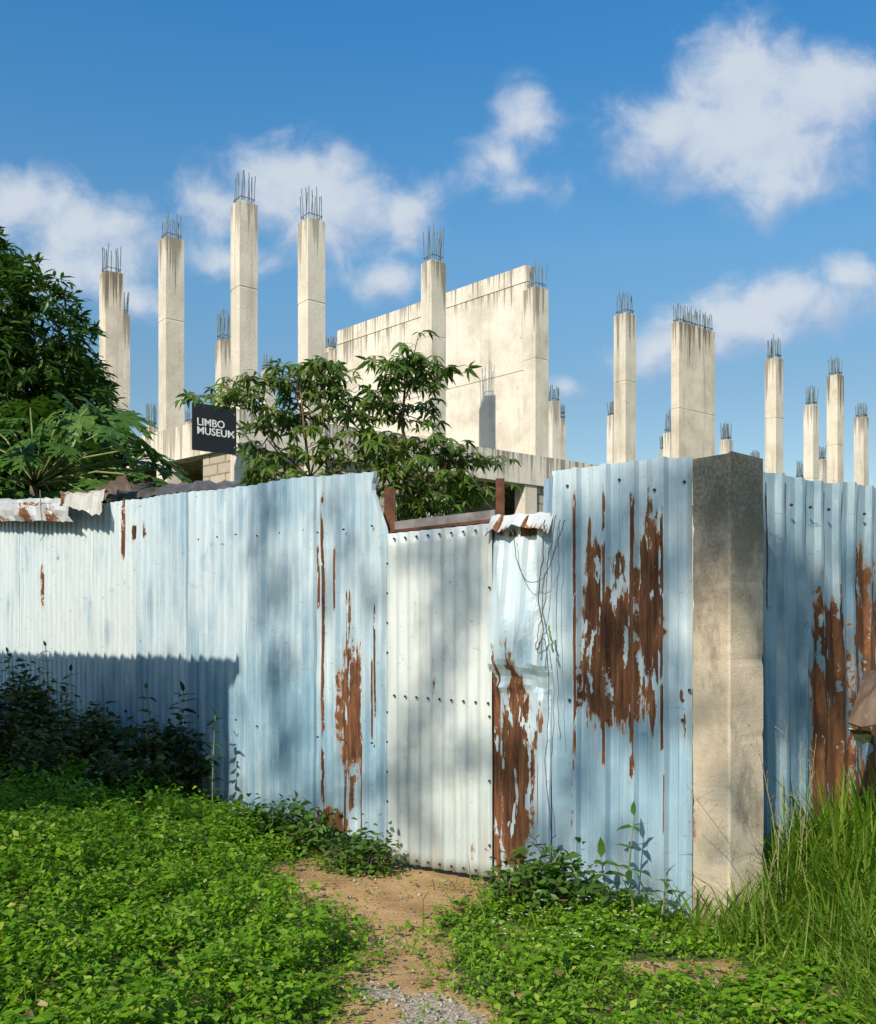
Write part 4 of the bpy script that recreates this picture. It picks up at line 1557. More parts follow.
def palmate_tree(name, base, spine, twigs, label, seed, n_leaf, Y, lscale=1.0):
    """slender tree; spine and twigs are lists of point lists (world)"""
    t = thing(name, label, 'tree', base)
    mb = MB()
    for pts, r0, r1 in spine:
        k = len(pts)
        mb.tube(pts, [r0 + (r1 - r0) * i / (k - 1) for i in range(k)], 6)
    rg = np.random.default_rng(seed)
    leaf = palmate(5, 3.9, .31, .55, [.72, .95, 1.05, .95, .72], .12)
    leaf3 = palmate(3, 2.2, .26, .5, [.85, 1.05, .85], .12)
    L1, D1, S1 = [], [], []
    tw = MB()
    more = []
    for (a, b_, dens) in twigs:
        more.append((a, b_, dens * .55))
        for q in range(2):
            s_ = rg.uniform(.25, .7)
            st_ = Vector(a).lerp(Vector(b_), s_)
            more.append((st_, Vector(b_).lerp(st_, .25) + Vector((rg.normal() * .17, rg.normal() * .22, rg.normal() * .07 - .02)), dens * .36))
    for (a, b_, dens) in more:
        a = Vector(a); b_ = Vector(b_)
        ln = (b_ - a).length
        mid = a.lerp(b_, .5) + Vector((rg.normal() * .04, rg.normal() * .06, .04 * ln))
        tw.tube([a, mid, b_], [.006, .0042, .0025], 5)
        k = max(3, int(n_leaf * ln * dens))
        for i in range(k):
            s = rg.uniform(.15, 1.0) ** .7
            q = a.lerp(mid, s * 2) if s < .5 else mid.lerp(b_, s * 2 - 1)
            ang = rg.uniform(0, 2 * math.pi)
            out = Vector((math.cos(ang), math.sin(ang), rg.uniform(.0, .5)))
            pet = rg.uniform(.05, .13)
            e = q + out * pet
            sx_, sy_ = 438 + e.x / e.y * F, HOR - (e.z - CAMH) / e.y * F
            if sx_ < 244 and sy_ > 400 and rg.random() < .93:      # cut back round the sign
                continue
            tw.tube([q, q.lerp(e, .5) + Vector((0, 0, .012)), e], .0022, 3)
            dd_ = (b_ - a).normalized() * .4 + out
            L1.append(e); D1.append((dd_.x, dd_.y, dd_.z * .4 - rg.uniform(.05, .75))); S1.append(rg.uniform(.075, .135) * lscale)
    L1 = np.array(L1); D1 = np.array(D1); S1 = np.array(S1)
    h = rg.random(len(L1)) < .75
    p1 = inst(leaf, L1[h], D1[h], S1[h], rg.normal(0, .4, h.sum()))
    p2 = inst(leaf3, L1[~h], D1[~h], S1[~h], rg.normal(0, .5, (~h).sum()))
    mb.v += []
    mb.build('trunk', M['bark'], t, smooth=True)
    tw.build('twigs', M['twig'], t, smooth=True)
    v, f = join_np([p1, p2])
    np_mesh('foliage', v, f, M['tree'], t, parent_origin(t))
    return t


def twig_fan(cx, cy, Y, ends, dens=1.0):
    out = []
    for (ex, ey) in ends:
        a = P(cx + random.uniform(-6, 6), cy + random.uniform(-4, 4), Y + random.uniform(-.1, .1))
        b_ = P(ex, ey, Y + random.uniform(-.55, .45))
        out.append((a, b_, dens))
    return out


YA = 9.0
b1 = Vector((P(312, 640, YA + .3).x, YA + .3, .1))
f1 = P(310, 478, YA)
sp1 = [([b1, b1.lerp(f1, .5) + Vector((.05, 0, 0)), f1], .026, .018)]
hubs = [(268, 440), (305, 415), (345, 425), (248, 408), (330, 390), (300, 385), (365, 450), (285, 465), (330, 470)]
for (hx, hy) in hubs:
    h = P(hx, hy, YA + random.uniform(-.35, .35))
    sp1.append(([f1, f1.lerp(h, .5) + Vector((0, 0, -.06)), h], .011, .006))
tw1 = []
tw1 += twig_fan(268, 440, YA, [(250, 428), (252, 455), (262, 425), (290, 420), (255, 470), (285, 470), (250, 475)], 1.15)
tw1 += twig_fan(305, 415, YA, [(285, 392), (300, 380), (325, 390), (330, 420), (280, 425), (310, 440)], 1.2)
tw1 += twig_fan(345, 425, YA, [(370, 410), (375, 440), (350, 400), (330, 445), (360, 460), (390, 470)], 1.15)
tw1 += twig_fan(248, 408, YA, [(212, 402), (216, 390), (232, 392), (236, 404), (250, 395), (262, 402), (226, 398)], .85)
tw1 += twig_fan(330, 390, YA, [(345, 372), (350, 380), (318, 374), (335, 366), (352, 395)], 1.0)
tw1 += twig_fan(300, 385, YA, [(290, 368), (275, 378), (312, 368), (285, 385), (265, 392), (302, 364)], .9)
tw1 += twig_fan(365, 450, YA, [(395, 440), (385, 465), (400, 455), (405, 480), (370, 480)], 1.15)
tw1 += twig_fan(285, 465, YA, [(260, 490), (290, 495), (310, 490), (245, 485), (275, 480)], 1.1)
tw1 += twig_fan(330, 470, YA, [(315, 495), (345, 495), (360, 485), (330, 450), (375, 500)], 1.15)
palmate_tree('young_tree', b1, sp1, tw1, 'spreading leafy young tree behind the fence, its branches touching the black sign', 21, 30, YA)

YB = 8.6
b2 = Vector((P(412, 640, YB).x, YB, .05))
f2 = P(410, 470, YB)
sp2 = [([b2, b2.lerp(f2, .5) + Vector((-.04, 0, 0)), f2], .032, .022), ([f2, P(402, 425, YB), P(405, 388, YB - .1), P(410, 364, YB)], .018, .006)]
for (hx, hy) in [(440, 470), (455, 485), (425, 500), (395, 440), (395, 500)]:
    h = P(hx, hy, YB + random.uniform(-.3, .3))
    sp2.append(([f2, f2.lerp(h, .5) + Vector((0, 0, -.05)), h], .015, .008))
tw2 = []
tw2 += twig_fan(410, 372, YB, [(398, 362), (425, 364), (438, 362), (415, 358), (385, 364)], .8)
tw2 += twig_fan(405, 385, YB, [(430, 370), (385, 380), (432, 392), (440, 380), (378, 395)], .9)
tw2 += twig_fan(402, 415, YB, [(378, 405), (430, 410), (425, 430), (375, 420), (365, 405), (400, 400)], .95)
tw2 += twig_fan(404, 445, YB, [(430, 440), (380, 440), (440, 455), (385, 460), (372, 450)], 1.0)
tw2 += twig_fan(440, 470, YB, [(470, 455), (480, 462), (455, 445), (498, 458), (465, 480), (430, 455)], 1.0)
tw2 += twig_fan(455, 485, YB, [(480, 490), (470, 505), (440, 500), (488, 500), (450, 515)], 1.2)
tw2 += twig_fan(425, 500, YB, [(405, 515), (440, 518), (415, 490), (400, 500), (450, 510), (395, 520), (430, 480)], 1.5)
tw2 += twig_fan(415, 480, YB, [(390, 490), (400, 470), (440, 490), (425, 460), (385, 478)], 1.4)
palmate_tree('young_tree', b2, sp2, tw2, 'slim upright young tree standing right above the metal door', 22, 31, YB)

# ------------------------------------------------------------------ plants in front of the fence
def leafy_shrub(base, rx, ry, h, n, label, mat='shrub', lsize=(.05, .10), w=.42, seed=1, group=None):
    bx, by = base
    bz = float(gz(bx, by))
    t = thing('shrub', label, 'shrub', (bx, by, bz), group)
    rg = np.random.default_rng(seed)
    mb = MB()
    tips = []
    for k in range(26):
        a = rg.uniform(0, 2 * math.pi); q = rg.uniform(.2, 1)
        e = Vector((bx + rx * q * math.cos(a), by + ry * q * math.sin(a), bz + h * (1.02 - .55 * q * q) * rg.uniform(.6, 1.0)))
        s = Vector((bx + rx * .6 * q * math.cos(a), by + ry * .6 * q * math.sin(a), bz - .02))
        mid = s.lerp(e, .5) + Vector((rg.normal() * .03, rg.normal() * .03, .05))
        mb.tube([s, mid, e], [.008, .006, .003], 4)
        tips.append((s, mid, e))
    mb.build('stems', M['twig'], t)
    parts = []
    P0 = np.array([[*s] for s, m, e in tips]); P1 = np.array([[*m] for s, m, e in tips]); P2 = np.array([[*e] for s, m, e in tips])
    k = rg.integers(0, len(tips), n)
    s = rg.uniform(.1, 1.05, n)[:, None]
    pos = (1 - s) ** 2 * P0[k] + 2 * s * (1 - s) * P1[k] + s * s * P2[k]
    pos += rg.normal(0, .06, (n, 3))
    a = rg.uniform(0, 2 * math.pi, n)
    d = np.stack([np.cos(a), np.sin(a), rg.uniform(-.55, .45, n)], 1)
    pos[:, 2] = np.maximum(pos[:, 2], gz(pos[:, 0], pos[:, 1]) + .01)
    v, f = inst(leaf_template(w, .12, .25), pos, d, rg.uniform(*lsize, n), rg.normal(0, .5, n))
    np_mesh('foliage', v, f, M[mat], t, parent_origin(t))
    return t


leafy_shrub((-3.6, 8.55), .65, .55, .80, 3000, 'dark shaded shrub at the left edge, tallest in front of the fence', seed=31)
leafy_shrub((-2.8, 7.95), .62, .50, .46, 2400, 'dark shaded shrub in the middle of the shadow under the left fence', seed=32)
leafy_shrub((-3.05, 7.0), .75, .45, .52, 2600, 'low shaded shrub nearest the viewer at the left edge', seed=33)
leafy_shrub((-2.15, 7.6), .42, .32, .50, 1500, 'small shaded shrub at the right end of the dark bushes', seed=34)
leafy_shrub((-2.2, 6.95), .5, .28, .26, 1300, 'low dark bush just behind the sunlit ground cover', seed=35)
leafy_shrub((-1.02, 6.45), .40, .28, .24, 1200, 'fresh green bush at the foot of the fence left of the rust-streaked panel', 'weed', (.035, .075), .5, 36)
leafy_shrub((-.48, 6.02), .26, .17, .20, 800, 'small bright tuft between the fence and the metal door', 'weed', (.03, .06), .5, 37)
leafy_shrub((.53, 5.12), .28, .22, .30, 1000, 'bushy weed clump covering the foot of the crumpled sheet', 'weed', (.035, .075), .5, 38)


def weed(x, y, h, pairs, lsize, label, seed, lean=(0, 0), name='weed_plant', mat='weed', w=.40, group=None):
    z = float(gz(x, y))
    t = thing(name, label, 'plant', (x, y, z), group)
    rg = np.random.default_rng(seed)
    top = Vector((x + lean[0], y + lean[1], z + h))
    base = Vector((x, y, z - .02))
    mid = base.lerp(top, .5) + Vector((rg.normal() * .02, rg.normal() * .02, 0))
    MB().tube([base, mid, top], [.006, .005, .003], 5).build('stem', M['green_stem'], t)
    L, D, S = [], [], []
    for i in range(pairs):
        s = .18 + .82 * (i + .5) / pairs
        q = base.lerp(mid, s * 2) if s < .5 else mid.lerp(top, s * 2 - 1)
        a = rg.uniform(0, 6.28)
        for k in range(3):
            aa = a + k * 2.09 + rg.normal() * .3
            L.append(q); D.append((math.cos(aa), math.sin(aa), rg.uniform(-.25, .55))); S.append(lsize * rg.uniform(.7, 1.15))
    L.append(top); D.append((rg.normal() * .3, rg.normal() * .3, 1)); S.append(lsize * .8)
    v, f = inst(leaf_template(w, .12, .30), np.array(L), np.array(D), np.array(S), rg.normal(0, .3, len(L)))
    np_mesh('leaves', v, f, M[mat], t, parent_origin(t))
    return t


def wpos(px, Y):
    return (px - 438) / F * Y, Y


x, y = wpos(634, 5.02); weed(x, y, .50, 4, .11, 'tallest weed with pointed leaves in front of the rust-patched panel', 41, (.0, .0), w=.33)
x, y = wpos(607, 5.0); weed(x, y, .30, 5, .13, 'weed with long leaves left of the tallest weed before the rusty panel', 42, (-.03, 0))
x, y = wpos(660, 4.86); weed(x, y, .24, 4, .11, 'low broad-leaved weed just left of the concrete post', 43, (.03, 0))
x, y = wpos(580, 5.05); weed(x, y, .26, 5, .12, 'leafy weed at the left foot of the rust-patched panel', 44, (-.04, 0))
x, y = wpos(555, 5.1); weed(x, y, .28, 6, .10, 'dense weed under the gap between crumpled sheet and rusty panel', 45, (0, 0))
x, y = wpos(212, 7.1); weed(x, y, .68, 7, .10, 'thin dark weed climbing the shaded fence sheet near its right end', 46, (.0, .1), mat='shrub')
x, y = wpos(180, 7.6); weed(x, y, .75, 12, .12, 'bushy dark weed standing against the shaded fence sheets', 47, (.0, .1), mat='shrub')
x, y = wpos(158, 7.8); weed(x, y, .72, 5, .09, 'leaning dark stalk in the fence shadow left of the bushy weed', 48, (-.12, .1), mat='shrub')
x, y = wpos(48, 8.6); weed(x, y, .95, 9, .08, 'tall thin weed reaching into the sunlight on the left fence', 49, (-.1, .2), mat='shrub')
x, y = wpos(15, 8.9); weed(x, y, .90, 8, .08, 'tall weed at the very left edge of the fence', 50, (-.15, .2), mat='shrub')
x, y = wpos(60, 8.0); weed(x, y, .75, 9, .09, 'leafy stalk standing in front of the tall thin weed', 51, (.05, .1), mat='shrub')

# ------------------------------------------------------------------ ground cover, grass
def in_front(x, y, m=.06):
    left = (x + y) < 5.94 - m * 1.4
    mid = (y + .742 * (x + .31)) < 6.23 - m
    right = y < 5.39 + .693 * (x - 1.75) - m
    ok = np.where(x < -.31, left, np.where(x < 1.5, mid, right))
    pst = (np.abs(x - pc.x) < .17) & (np.abs(y - pc.y) < .17)
    return ok & ~pst


def scatter(n, x0, x1, y0, y1):
    x = rng.uniform(x0, x1, n); y = rng.uniform(y0, y1, n)
    k = in_front(x, y)
    return x[k], y[k]


def rightness(x, y):
    """1 in the tall grass by the right-hand fence"""
    return sstep(1.2, 1.85, x + .25 * (y - 4.2) + .2 * wob(x, y, 2.0, 5))


def ground_cover():
    parts = []
    x, y = scatter(280000, -4.2, 2.6, 2.5, 8.6)
    vis = (np.abs(x) < .50 * y + .9)
    x, y = x[vis], y[vis]
    b_ = bare(x, y)
    clump = .45 + .45 * wob(x, y, 4.1, 9) + .55 * wob(x + .05 * np.sin(9 * y), y, 8.3, 3) + .25 * wob(x, y, 19, 5)
    keep = rng.random(len(x)) < (1 - b_) ** 1.3 * np.clip(.40 + .75 * clump, .06, 1) * (1 - .75 * rightness(x, y)) + .028
    x, y, clump = x[keep], y[keep], clump[keep]
    n = len(x)
    nearf = sstep(5.0, 5.8, x + y) * sstep(-.2, -.8, x)
    lush = ((.5 - .2 * sstep(.7, 1.1, x) + .8 * sstep(.3, -.6, x)) * (1 - .85 * bare(x, y)) + .25) * (1 - .6 * nearf)
    h = rng.uniform(.01, 1, n) ** .8 * (.035 + .125 * np.clip(clump, 0, 1.2) ** 1.3) * lush
    z = gz(x, y) + h
    a = rng.uniform(0, 2 * math.pi, n)
    d = np.stack([np.cos(a), np.sin(a), rng.uniform(-.6, 1.1, n)], 1)
    s = rng.uniform(.013, .035, n) * np.clip(.8 + .3 * lush, .7, 1.25)
    big = rng.random(n) < .05
    s[big] *= 1.5
    parts.append(inst(simple_leaf(.62, .16, .15), np.stack([x, y, z], 1), d, s, rng.normal(0, .45, n)))
    # a second, broader leaved kind in drifts, three leaves to a stalk
    k2 = rng.random(n) < np.clip(.02 + .16 * wob(x, y, 2.2, 21), .004, .16)
    q = np.stack([x, y, z + .015], 1)[k2]
    m2 = len(q)
    if m2:
        a2 = rng.uniform(0, 6.28, m2)
        for j in range(3):
            aa = a2 + j * 2.09
            d2 = np.stack([np.cos(aa), np.sin(aa), rng.uniform(-.1, .5, m2)], 1)
            parts.append(inst(leaf_template(.55, .1, .25), q, d2, rng.uniform(.03, .06, m2), rng.normal(0, .25, m2)))
    v, f = join_np(parts)
    o = np_mesh('ground_cover', v, f, M['cover'])
    o['kind'] = 'stuff'
    tag(o, 'sunlit low leafy ground cover in front of the fence', 'ground cover')


ground_cover()


def litter():
    x, y = scatter(9000, -3.6, 2.4, 2.5, 7.8)
    b_ = bare(x, y)
    keep = rng.random(len(x)) < np.where(b_ > .4, .11, .10)
    x, y = x[keep], y[keep]
    n = len(x)
    a = rng.uniform(0, 6.28, n)
    d = np.stack([np.cos(a), np.sin(a), rng.uniform(-.1, .25, n)], 1)
    zz = gz(x, y) + np.where(bare(x, y) > .4, .0, rng.uniform(.03, .11, n))
    v, f = inst(leaf_template(.42, .2, .35), np.stack([x, y, zz], 1), d, rng.uniform(.02, .05, n), rng.normal(0, .6, n))
    o = np_mesh('leaf_litter', v, f, M['dead'])
    o['kind'] = 'stuff'
    tag(o, 'dry brown fallen leaves among the growth and on the path', 'leaf litter')


M['dead'] = mat_leaf('dead_leaves', (0.10, 0.055, 0.025), (0.26, 0.17, 0.08), (0.35, 0.27, 0.15), .15, .7)
litter()


def grass():
    parts = []
    # tall grass along the right fence
    x, y = scatter(95000, .7, 4.2, 2.9, 7.6)
    vis = (np.abs(x) < .50 * y + .8)
    x, y = x[vis], y[vis]
    r = rightness(x, y)
    keep = rng.random(len(x)) < r * (1 - bare(x, y)) * np.clip(.6 + .5 * wob(x, y, 4, 7), .15, 1)
    x, y, r = x[keep], y[keep], r[keep]
    n = len(x)
    # taller to the right and close to the fence
    near_f = sstep(1.4, .2, (5.39 + .693 * (x - 1.75)) - y)
    hgt = rng.uniform(.10, .46, n) * (.45 + .55 * sstep(1.2, 2.1, x)) * (.75 + .7 * near_f)
    a = rng.uniform(0, 2 * math.pi, n)
    lean = rng.uniform(.15, .7, n)
    d = np.stack([np.cos(a) * lean, np.sin(a) * lean, np.ones(n)], 1)
    for lo, hi, bend in ((0, .5, .25), (.5, 1, .6)):
        k = (np.arange(n) / n >= lo) & (np.arange(n) / n < hi)
        parts.append(inst(blade_template(.035, bend), np.stack([x, y, gz(x, y) - .01], 1)[k], d[k], hgt[k] * 1.25, rng.normal(0, .3, k.sum()), rng.uniform(.5, 1.2, k.sum())))
    v, f = join_np(parts)
    o = np_mesh('tall_grass', v, f, M['grass'])
    o['kind'] = 'stuff'
    tag(o, 'tall bright grass growing along the right-hand fence', 'grass')
    # short grass mixed through the cover
    parts = []
    x, y = scatter(70000, -3.6, 2.4, 2.5, 7.8)
    vis = (np.abs(x) < .50 * y + .8)
    x, y = x[vis], y[vis]
    keep = rng.random(len(x)) < (1 - .93 * bare(x, y)) * np.clip(.25 + .7 * wob(x, y, 2.6, 12), .04, .9) * (.6 + .4 * sstep(-.8, .8, x))
    x, y = x[keep], y[keep]
    n = len(x)
    a = rng.uniform(0, 2 * math.pi, n)
    lean = rng.uniform(.2, 1.1, n)
    d = np.stack([np.cos(a) * lean, np.sin(a) * lean, np.ones(n)], 1)
    v, f = inst(blade_template(.04, .45), np.stack([x, y, gz(x, y) - .005], 1), d, rng.uniform(.06, .20, n) * (1 - .4 * sstep(.6, 1.0, x)), rng.normal(0, .3, n), rng.uniform(.5, 1.2, n))
    o = np_mesh('short_grass', v, f, M['grass'])
    o['kind'] = 'stuff'
    tag(o, 'short grass blades mixed through the leafy ground cover', 'grass')


grass()


def grass_tuft(px, Y, h, n, label, seed):
    x, y = wpos(px, Y)
    z = float(gz(x, y))
    rg = np.random.default_rng(seed)
    a = rg.uniform(0, 6.28, n)
    lean = rg.uniform(.1, .6, n)
    d = np.stack([np.cos(a) * lean, np.sin(a) * lean, np.ones(n)], 1)
    pos = np.stack([x + rg.normal(0, .02, n), y + rg.normal(0, .02, n), np.full(n, z - .01)], 1)
    v, f = inst(blade_template(.07, .5, 7), pos, d, rg.uniform(.6, 1.1, n) * h, rg.normal(0, .2, n))
    o = np_mesh('grass_tuft', v, f, M['grass'], None, (x, y, z))
    tag(o, label, 'grass')


grass_tuft(150, 6.2, .26, 5, 'broad grass blade curving up at the edge of the fence shadow', 61)
grass_tuft(700, 4.62, .36, 7, 'grass tuft with long blades in front of the concrete post', 62)
grass_tuft(745, 4.55, .30, 8, 'grass tuft at the right foot of the concrete post', 63)
grass_tuft(222, 6.6, .20, 5, 'small grass tuft at the right end of the fence shadow', 64)


def seed_grass(px, Y, h, label, seed):
    x, y = wpos(px, Y)
    z = float(gz(x, y))
    t = thing('seed_grass', label, 'grass', (x, y, z), 'feathery grass stalks by the right-hand fence')
    rg = random.Random(seed)
    mb = MB()
    for k in range(3):
        lx, ly = rg.gauss(-.05, .12), rg.gauss(0, .06)
        b_ = Vector((x + rg.gauss(0, .03), y, z)); tp = Vector((x + lx, y + ly, z + h * rg.uniform(.8, 1.05)))
        mid = b_.lerp(tp, .55) + Vector((-lx * .25, 0, 0))
        mb.tube([b_, mid, tp], [.0022, .0018, .0010], 4)
        for j in range(12):
            s = .45 + .55 * j / 12
            q = b_.lerp(mid, s / .55) if s < .55 else mid.lerp(tp, (s - .55) / .45)
            e = q + Vector((rg.gauss(0, .022), rg.gauss(0, .022), rg.uniform(.02, .05)))
            mb.tube([q, e], .0008, 3)
            mb.tube([e, e + (e - q) * .12], .0022, 4)
    mb.build('stalk', mat_seed, t)
    return t


mat_seed = mat_plain('seed_stalk', (0.20, 0.19, 0.08), (0.34, 0.30, 0.14), 12, .8)
for i, (px, Y, h) in enumerate([(778, 4.75, .95), (765, 4.6, .75), (800, 4.9, 1.0)]):
    seed_grass(px, Y, h, 'thin feathery seed stalks of grass rising by the right-hand fence', 70 + i)


def flowers():
    n = 70
    x = rng.uniform(.25, 1.0, n); y = rng.uniform(4.25, 4.95, n)
    z = gz(x, y) + rng.uniform(.08, .14, n)
    d = rand_dirs(n, .2, 1)
    parts = []
    loc = np.stack([x, y, z], 1)
    for k in range(5):
        a = k * 1.257
        dd_ = np.stack([np.cos(a) * np.ones(n), np.sin(a) * np.ones(n), .25 + 0 * x], 1)
        parts.append(inst(simple_leaf(.6, .1, .1), loc, dd_, np.full(n, .0075), None))
    v, f = join_np(parts)
    o = np_mesh('wildflowers', v, f, M['flower'])
    o['kind'] = 'stuff'
    tag(o, 'scattered tiny white flowers in the growth below the rusty panel', 'flowers')


flowers()


def stones():
    """loose gravel on the path"""
    n = 9000
    x = rng.uniform(-1.0, 1.4, n); y = rng.uniform(2.6, 6.3, n)
    k = in_front(x, y) & (rng.random(n) < np.maximum(gravel(x, y) * 1.0, bare(x, y) * .09))
    x, y = x[k], y[k]
    n = len(x)
    ico = np.array([(0, 0, 1), (.9, 0, .1), (.2, .85, .1), (-.8, .5, .0), (-.7, -.6, .1), (.3, -.9, 0), (0, 0, -.6)])
    fc = np.array([(0, 1, 2), (0, 2, 3), (0, 3, 4), (0, 4, 5), (0, 5, 1), (6, 2, 1), (6, 3, 2), (6, 4, 3), (6, 5, 4), (6, 1, 5)])
    s = rng.uniform(.004, .012, n)
    s[rng.random(n) < .04] *= 1.9
    v, f = inst((ico, fc), np.stack([x, y, gz(x, y) + s * .2 - .012], 1), rand_dirs(n, -.3, .3), s, rng.uniform(0, 6, n))
    o = np_mesh('gravel', v, f, M['stone'])
    o['kind'] = 'stuff'
    tag(o, 'loose grey gravel and stones on the trodden path to the door', 'gravel')


stones()


def vine(name, pts, r, label, mat='twig', leaves=0, seed=0):
    o = MB().tube(pts, r, 4).build(name, M[mat], None, origin=Vector(pts[0]), smooth=True)
    return tag(o, label, 'vine')


def wig(pxs, Yoff=0.0, amp=.012, seed=1, line=None):
    rg = random.Random(seed)
    out = []
    for i, (px, py) in enumerate(pxs):
        u, Y = px_on_line(px, *(line or (CP0, (1.0, 5.25))))
        out.append(P(px, py, Y - .10 - Yoff + rg.gauss(0, amp)))
    res = []
    for i in range(len(out) - 1):
        p0_, p1_, p2_, p3_ = out[max(i - 1, 0)], out[i], out[i + 1], out[min(i + 2, len(out) - 1)]
        for k in range(6):
            t_ = k / 6
            q = .5 * ((2 * p1_) + (p2_ - p0_) * t_ + (2 * p0_ - 5 * p1_ + 4 * p2_ - p3_) * t_ * t_ + (3 * p1_ - p0_ - 3 * p2_ + p3_) * t_ ** 3)
            res.append(q + Vector((rg.gauss(0, .0035), rg.gauss(0, .005), 0)))
    res.append(out[-1])
    return res


vine('dry_vine', wig([(556, 515), (548, 560), (545, 600), (540, 625), (536, 650), (545, 640), (549, 700), (546, 760), (551, 830)]), .0026, 'long dry vine hanging down the crumpled sheet from top to foot')
vine('dry_vine', wig([(512, 530), (520, 570), (530, 582), (545, 575), (558, 540), (565, 520)], .02), .0022, 'looping dry vine below the rusty folded lip')
vine('dry_vine', wig([(560, 520), (558, 570), (556, 620), (558, 680), (560, 740)], .02), .002, 'straight thin vine along the left edge of the rusty panel')
vine('dry_vine', wig([(545, 520), (542, 560), (538, 600), (543, 625), (541, 660)], .01), .0034, 'thick short vine on the right edge of the crumpled sheet')
vine('vine_shoot', wig([(549, 625), (551, 640), (553, 652)], .05), .006, 'short green shoot on the crumpled sheet edge', 'green_stem')
vine('dry_vine', wig([(520, 832), (533, 838), (541, 855)], .02), .002, 'small arched stem at the foot of the crumpled sheet')
vine('wire', [P(40, 490, 9.35), P(41, 512, 9.3), P(44, 535, 9.35), P(40, 541, 9.35)], .004, 'thin wire dangling over the scrap strip on the left fence', 'steel')

# ------------------------------------------------------------------ what stands outside the picture and shades it
def hut():
    cpt = Vector((-1.45, 7.38)) + TO_SUN_H * 2.45
    zc = 1.25 + 2.45 * math.tan(SUN_EL)
    e1 = Vector((-.7071, .7071)); e2 = Vector((-.7071, -.7071))
    t = thing('tin_hut', 'tin roofed block hut left of the viewer, outside the picture', 'hut', (cpt.x - 1.5, cpt.y, 0))
    zf = float(gz(cpt.x, cpt.y)) - .2
    wl = cpt + e1 * .10 + e2 * .10
    MB().prism([wl, wl + e1 * 4.2, wl + e1 * 4.2 + e2 * 3.0, wl + e2 * 3.0], zf, zc - .12).build('wall', CONC[1], t)
    o = t.children[-1] if t.children else None
    # roof: corrugated sheet falling towards the fence
    vs, fs = [], []
    nu = 180
    for j in range(2):
        for i in range(nu + 1):
            s = i / nu * 4.5
            q = cpt + e1 * s + e2 * (3.4 * j)
            vs.append((q.x, q.y, zc + .55 * j + .022 * math.sin(2 * math.pi * s / .16)))
    for i in range(nu):
        fs.append((i, i + 1, nu + 2 + i, nu + 1 + i))
    rf_ = MB().add(vs, fs).build('roof', sc3, t)
    md = rf_.modifiers.new('thickness', 'SOLIDIFY'); md.thickness = .01
    MB().box(wl + e2 * 1.4 - e1 * .002, e2, .42, e1, .02, zf, zf + 2.0).build('door', M['rust'], t)
    MB().bar((*(cpt + e2 * .02 - e1 * .0), zc - .05), (*(cpt + e1 * 4.5 + e2 * .02), zc - .05), .03, .10).build('fascia', M['twig'], t)


hut()


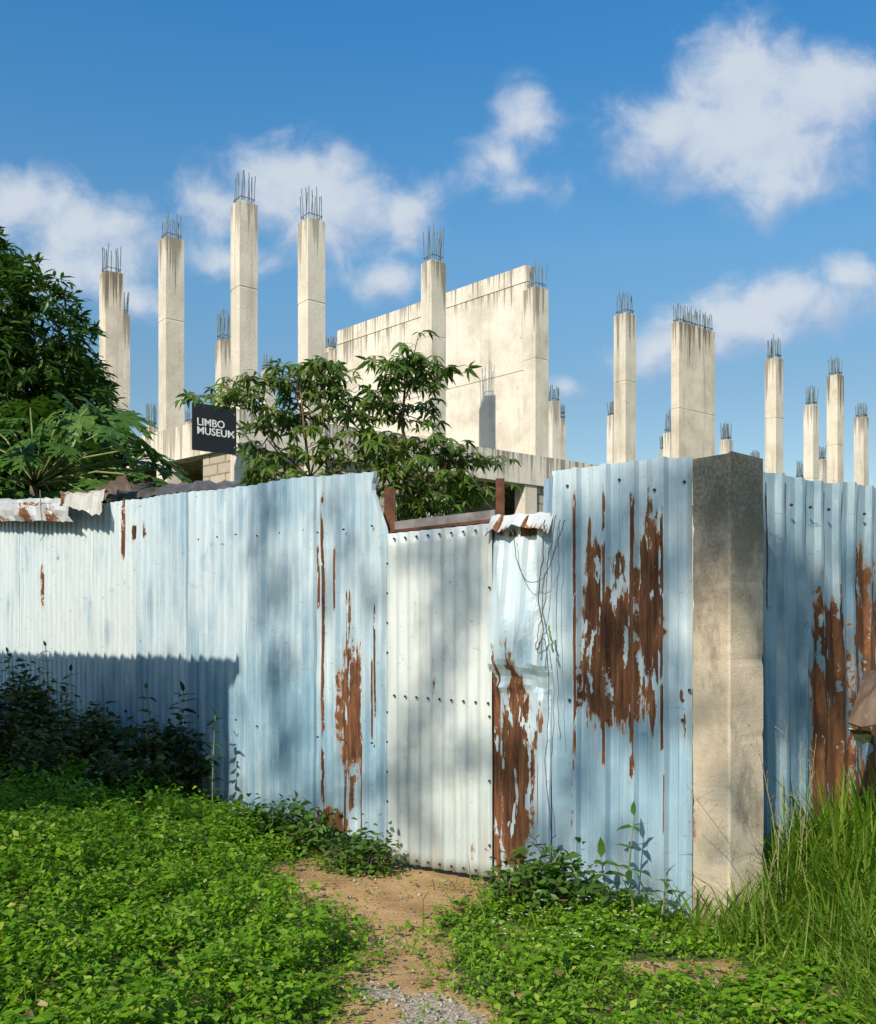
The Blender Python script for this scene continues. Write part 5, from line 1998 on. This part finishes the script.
def shade_tree():
    """the tree behind the viewer whose broken crown dapples the fence"""
    D = 15.0
    rg = np.random.default_rng(77)
    # (px, py, plan line depth, radius, density)
    spots = [
        (275, 520, 7.2, .20, 1), (280, 600, 7.15, .22, 1), (285, 680, 7.1, .20, 1), (290, 750, 7.05, .2, .9), (262, 560, 7.3, .12, .7),
        (340, 510, 6.65, .16, .6), (355, 560, 6.55, .15, .6), (330, 600, 6.7, .12, .5), (372, 600, 6.4, .14, .7),
        (420, 545, 6.1, .17, 1), (455, 560, 5.95, .17, 1), (470, 600, 5.9, .16, 1), (440, 610, 6.0, .15, .9), (445, 655, 6.0, .15, .9), (430, 700, 6.05, .16, 1), (415, 740, 6.1, .16, 1), (405, 790, 6.15, .15, .9), (425, 830, 6.1, .15, .6), (480, 545, 5.85, .12, .8),
        (470, 760, 5.9, .12, .8), (510, 760, 5.7, .16, .8), (520, 660, 5.65, .14, .8), (525, 820, 5.6, .16, .7),
        (575, 520, 5.4, .2, .8), (590, 600, 5.38, .2, .9), (640, 500, 5.2, .2, .8), (650, 580, 5.2, .2, .8), (600, 690, 5.35, .2, .9), (660, 660, 5.18, .18, .9), (580, 770, 5.4, .18, .9), (640, 740, 5.2, .16, .7), (610, 840, 5.3, .14, .6), (680, 560, 5.1, .2, .9), (690, 700, 5.08, .14, .5),
        (705, 480, 5.0, .18, 1.2), (745, 480, 4.95, .2, 1.2), (715, 530, 4.95, .16, 1.0), (750, 540, 4.95, .18, 1.2), (752, 600, 4.95, .15, 1.0), (735, 790, 4.85, .12, .8), (725, 840, 4.85, .1, .7),
        (800, 610, 5.5, .18, 1.2), (786, 600, 5.45, .14, 1.2), (790, 650, 5.45, .14, 1.2), (788, 720, 5.45, .12, 1.0), (820, 650, 5.6, .12, .8), (800, 560, 5.5, .13, .9), (830, 590, 5.6, .16, .8), (860, 560, 5.8, .16, .7), (790, 540, 5.45, .14, .7), (850, 690, 5.75, .16, .7), (805, 690, 5.5, .16, .8),
        (560, 560, 5.5, .16, .8), (620, 560, 5.3, .16, .7), (620, 640, 5.3, .16, .8), (565, 680, 5.5, .14, .7), (670, 720, 5.15, .14, .7), (600, 540, 5.35, .14, .6), (670, 500, 5.12, .16, .8), (550, 850, 5.5, .16, .7), (640, 880, 5.2, .12, .5),
    ]
    cen = np.zeros(3)
    parts = []
    locs_c = []
    ts = np.array(TO_SUN)
    for (px, py, Y, r, dens) in spots:
        c = np.array(P(px, py, Y)) + ts * (D + rg.uniform(-1.2, 1.2))
        locs_c.append(c)
        n = int(85 * dens * (r / .16) ** 2)
        q = rg.normal(0, 1, (n, 3)); q /= np.linalg.norm(q, axis=1, keepdims=True)
        pos = c + q * (r * 1.15 * rg.uniform(0, 1, n) ** .5)[:, None]
        d = rand_dirs(n, -.6, .5)
        parts.append(inst(leaf_template(.38, .1, .3), pos, d, rg.uniform(.06, .11, n), rg.normal(0, .5, n)))
    mean = np.mean(locs_c, axis=0)
    lat = Vector((-TO_SUN_H.y, TO_SUN_H.x, 0))
    if lat.x > 0:
        lat = -lat
    base = Vector((mean[0], mean[1], 0)) + lat * 4.2
    t = thing('shade_tree', 'open crowned tree behind the viewer, outside the picture', 'tree', base)
    mb = MB()
    top = Vector((base.x, base.y, mean[2] - 2.2))
    mb.tube([base, base.lerp(top, .5) + Vector((.1, .1, 0)), top], [.24, .19, .14], 9)
    for k in range(4):
        hub = Vector(mean) + Vector((0, 0, -.6)) - lat * (k - 1.5) * .9
        mb.tube([top, top.lerp(hub, .5) + Vector((0, 0, .5)), hub], [.05, .02, .008], 6)
    mb.build('trunk', M['bark'], t, smooth=True)
    # the rest of the crown, over the trunk
    for k in range(26):
        c = np.array(top) + rand_dirs(1, -.2, 1)[0] * rg.uniform(.6, 2.0)
        n = 220
        q = rg.normal(0, .45, (n, 3))
        parts.append(inst(leaf_template(.38, .1, .3), c + q, rand_dirs(n, -.6, .5), rg.uniform(.09, .15, n), rg.normal(0, .5, n)))
    v, f = join_np(parts)
    np_mesh('crown', v, f, M['tree'], t, parent_origin(t))


shade_tree()
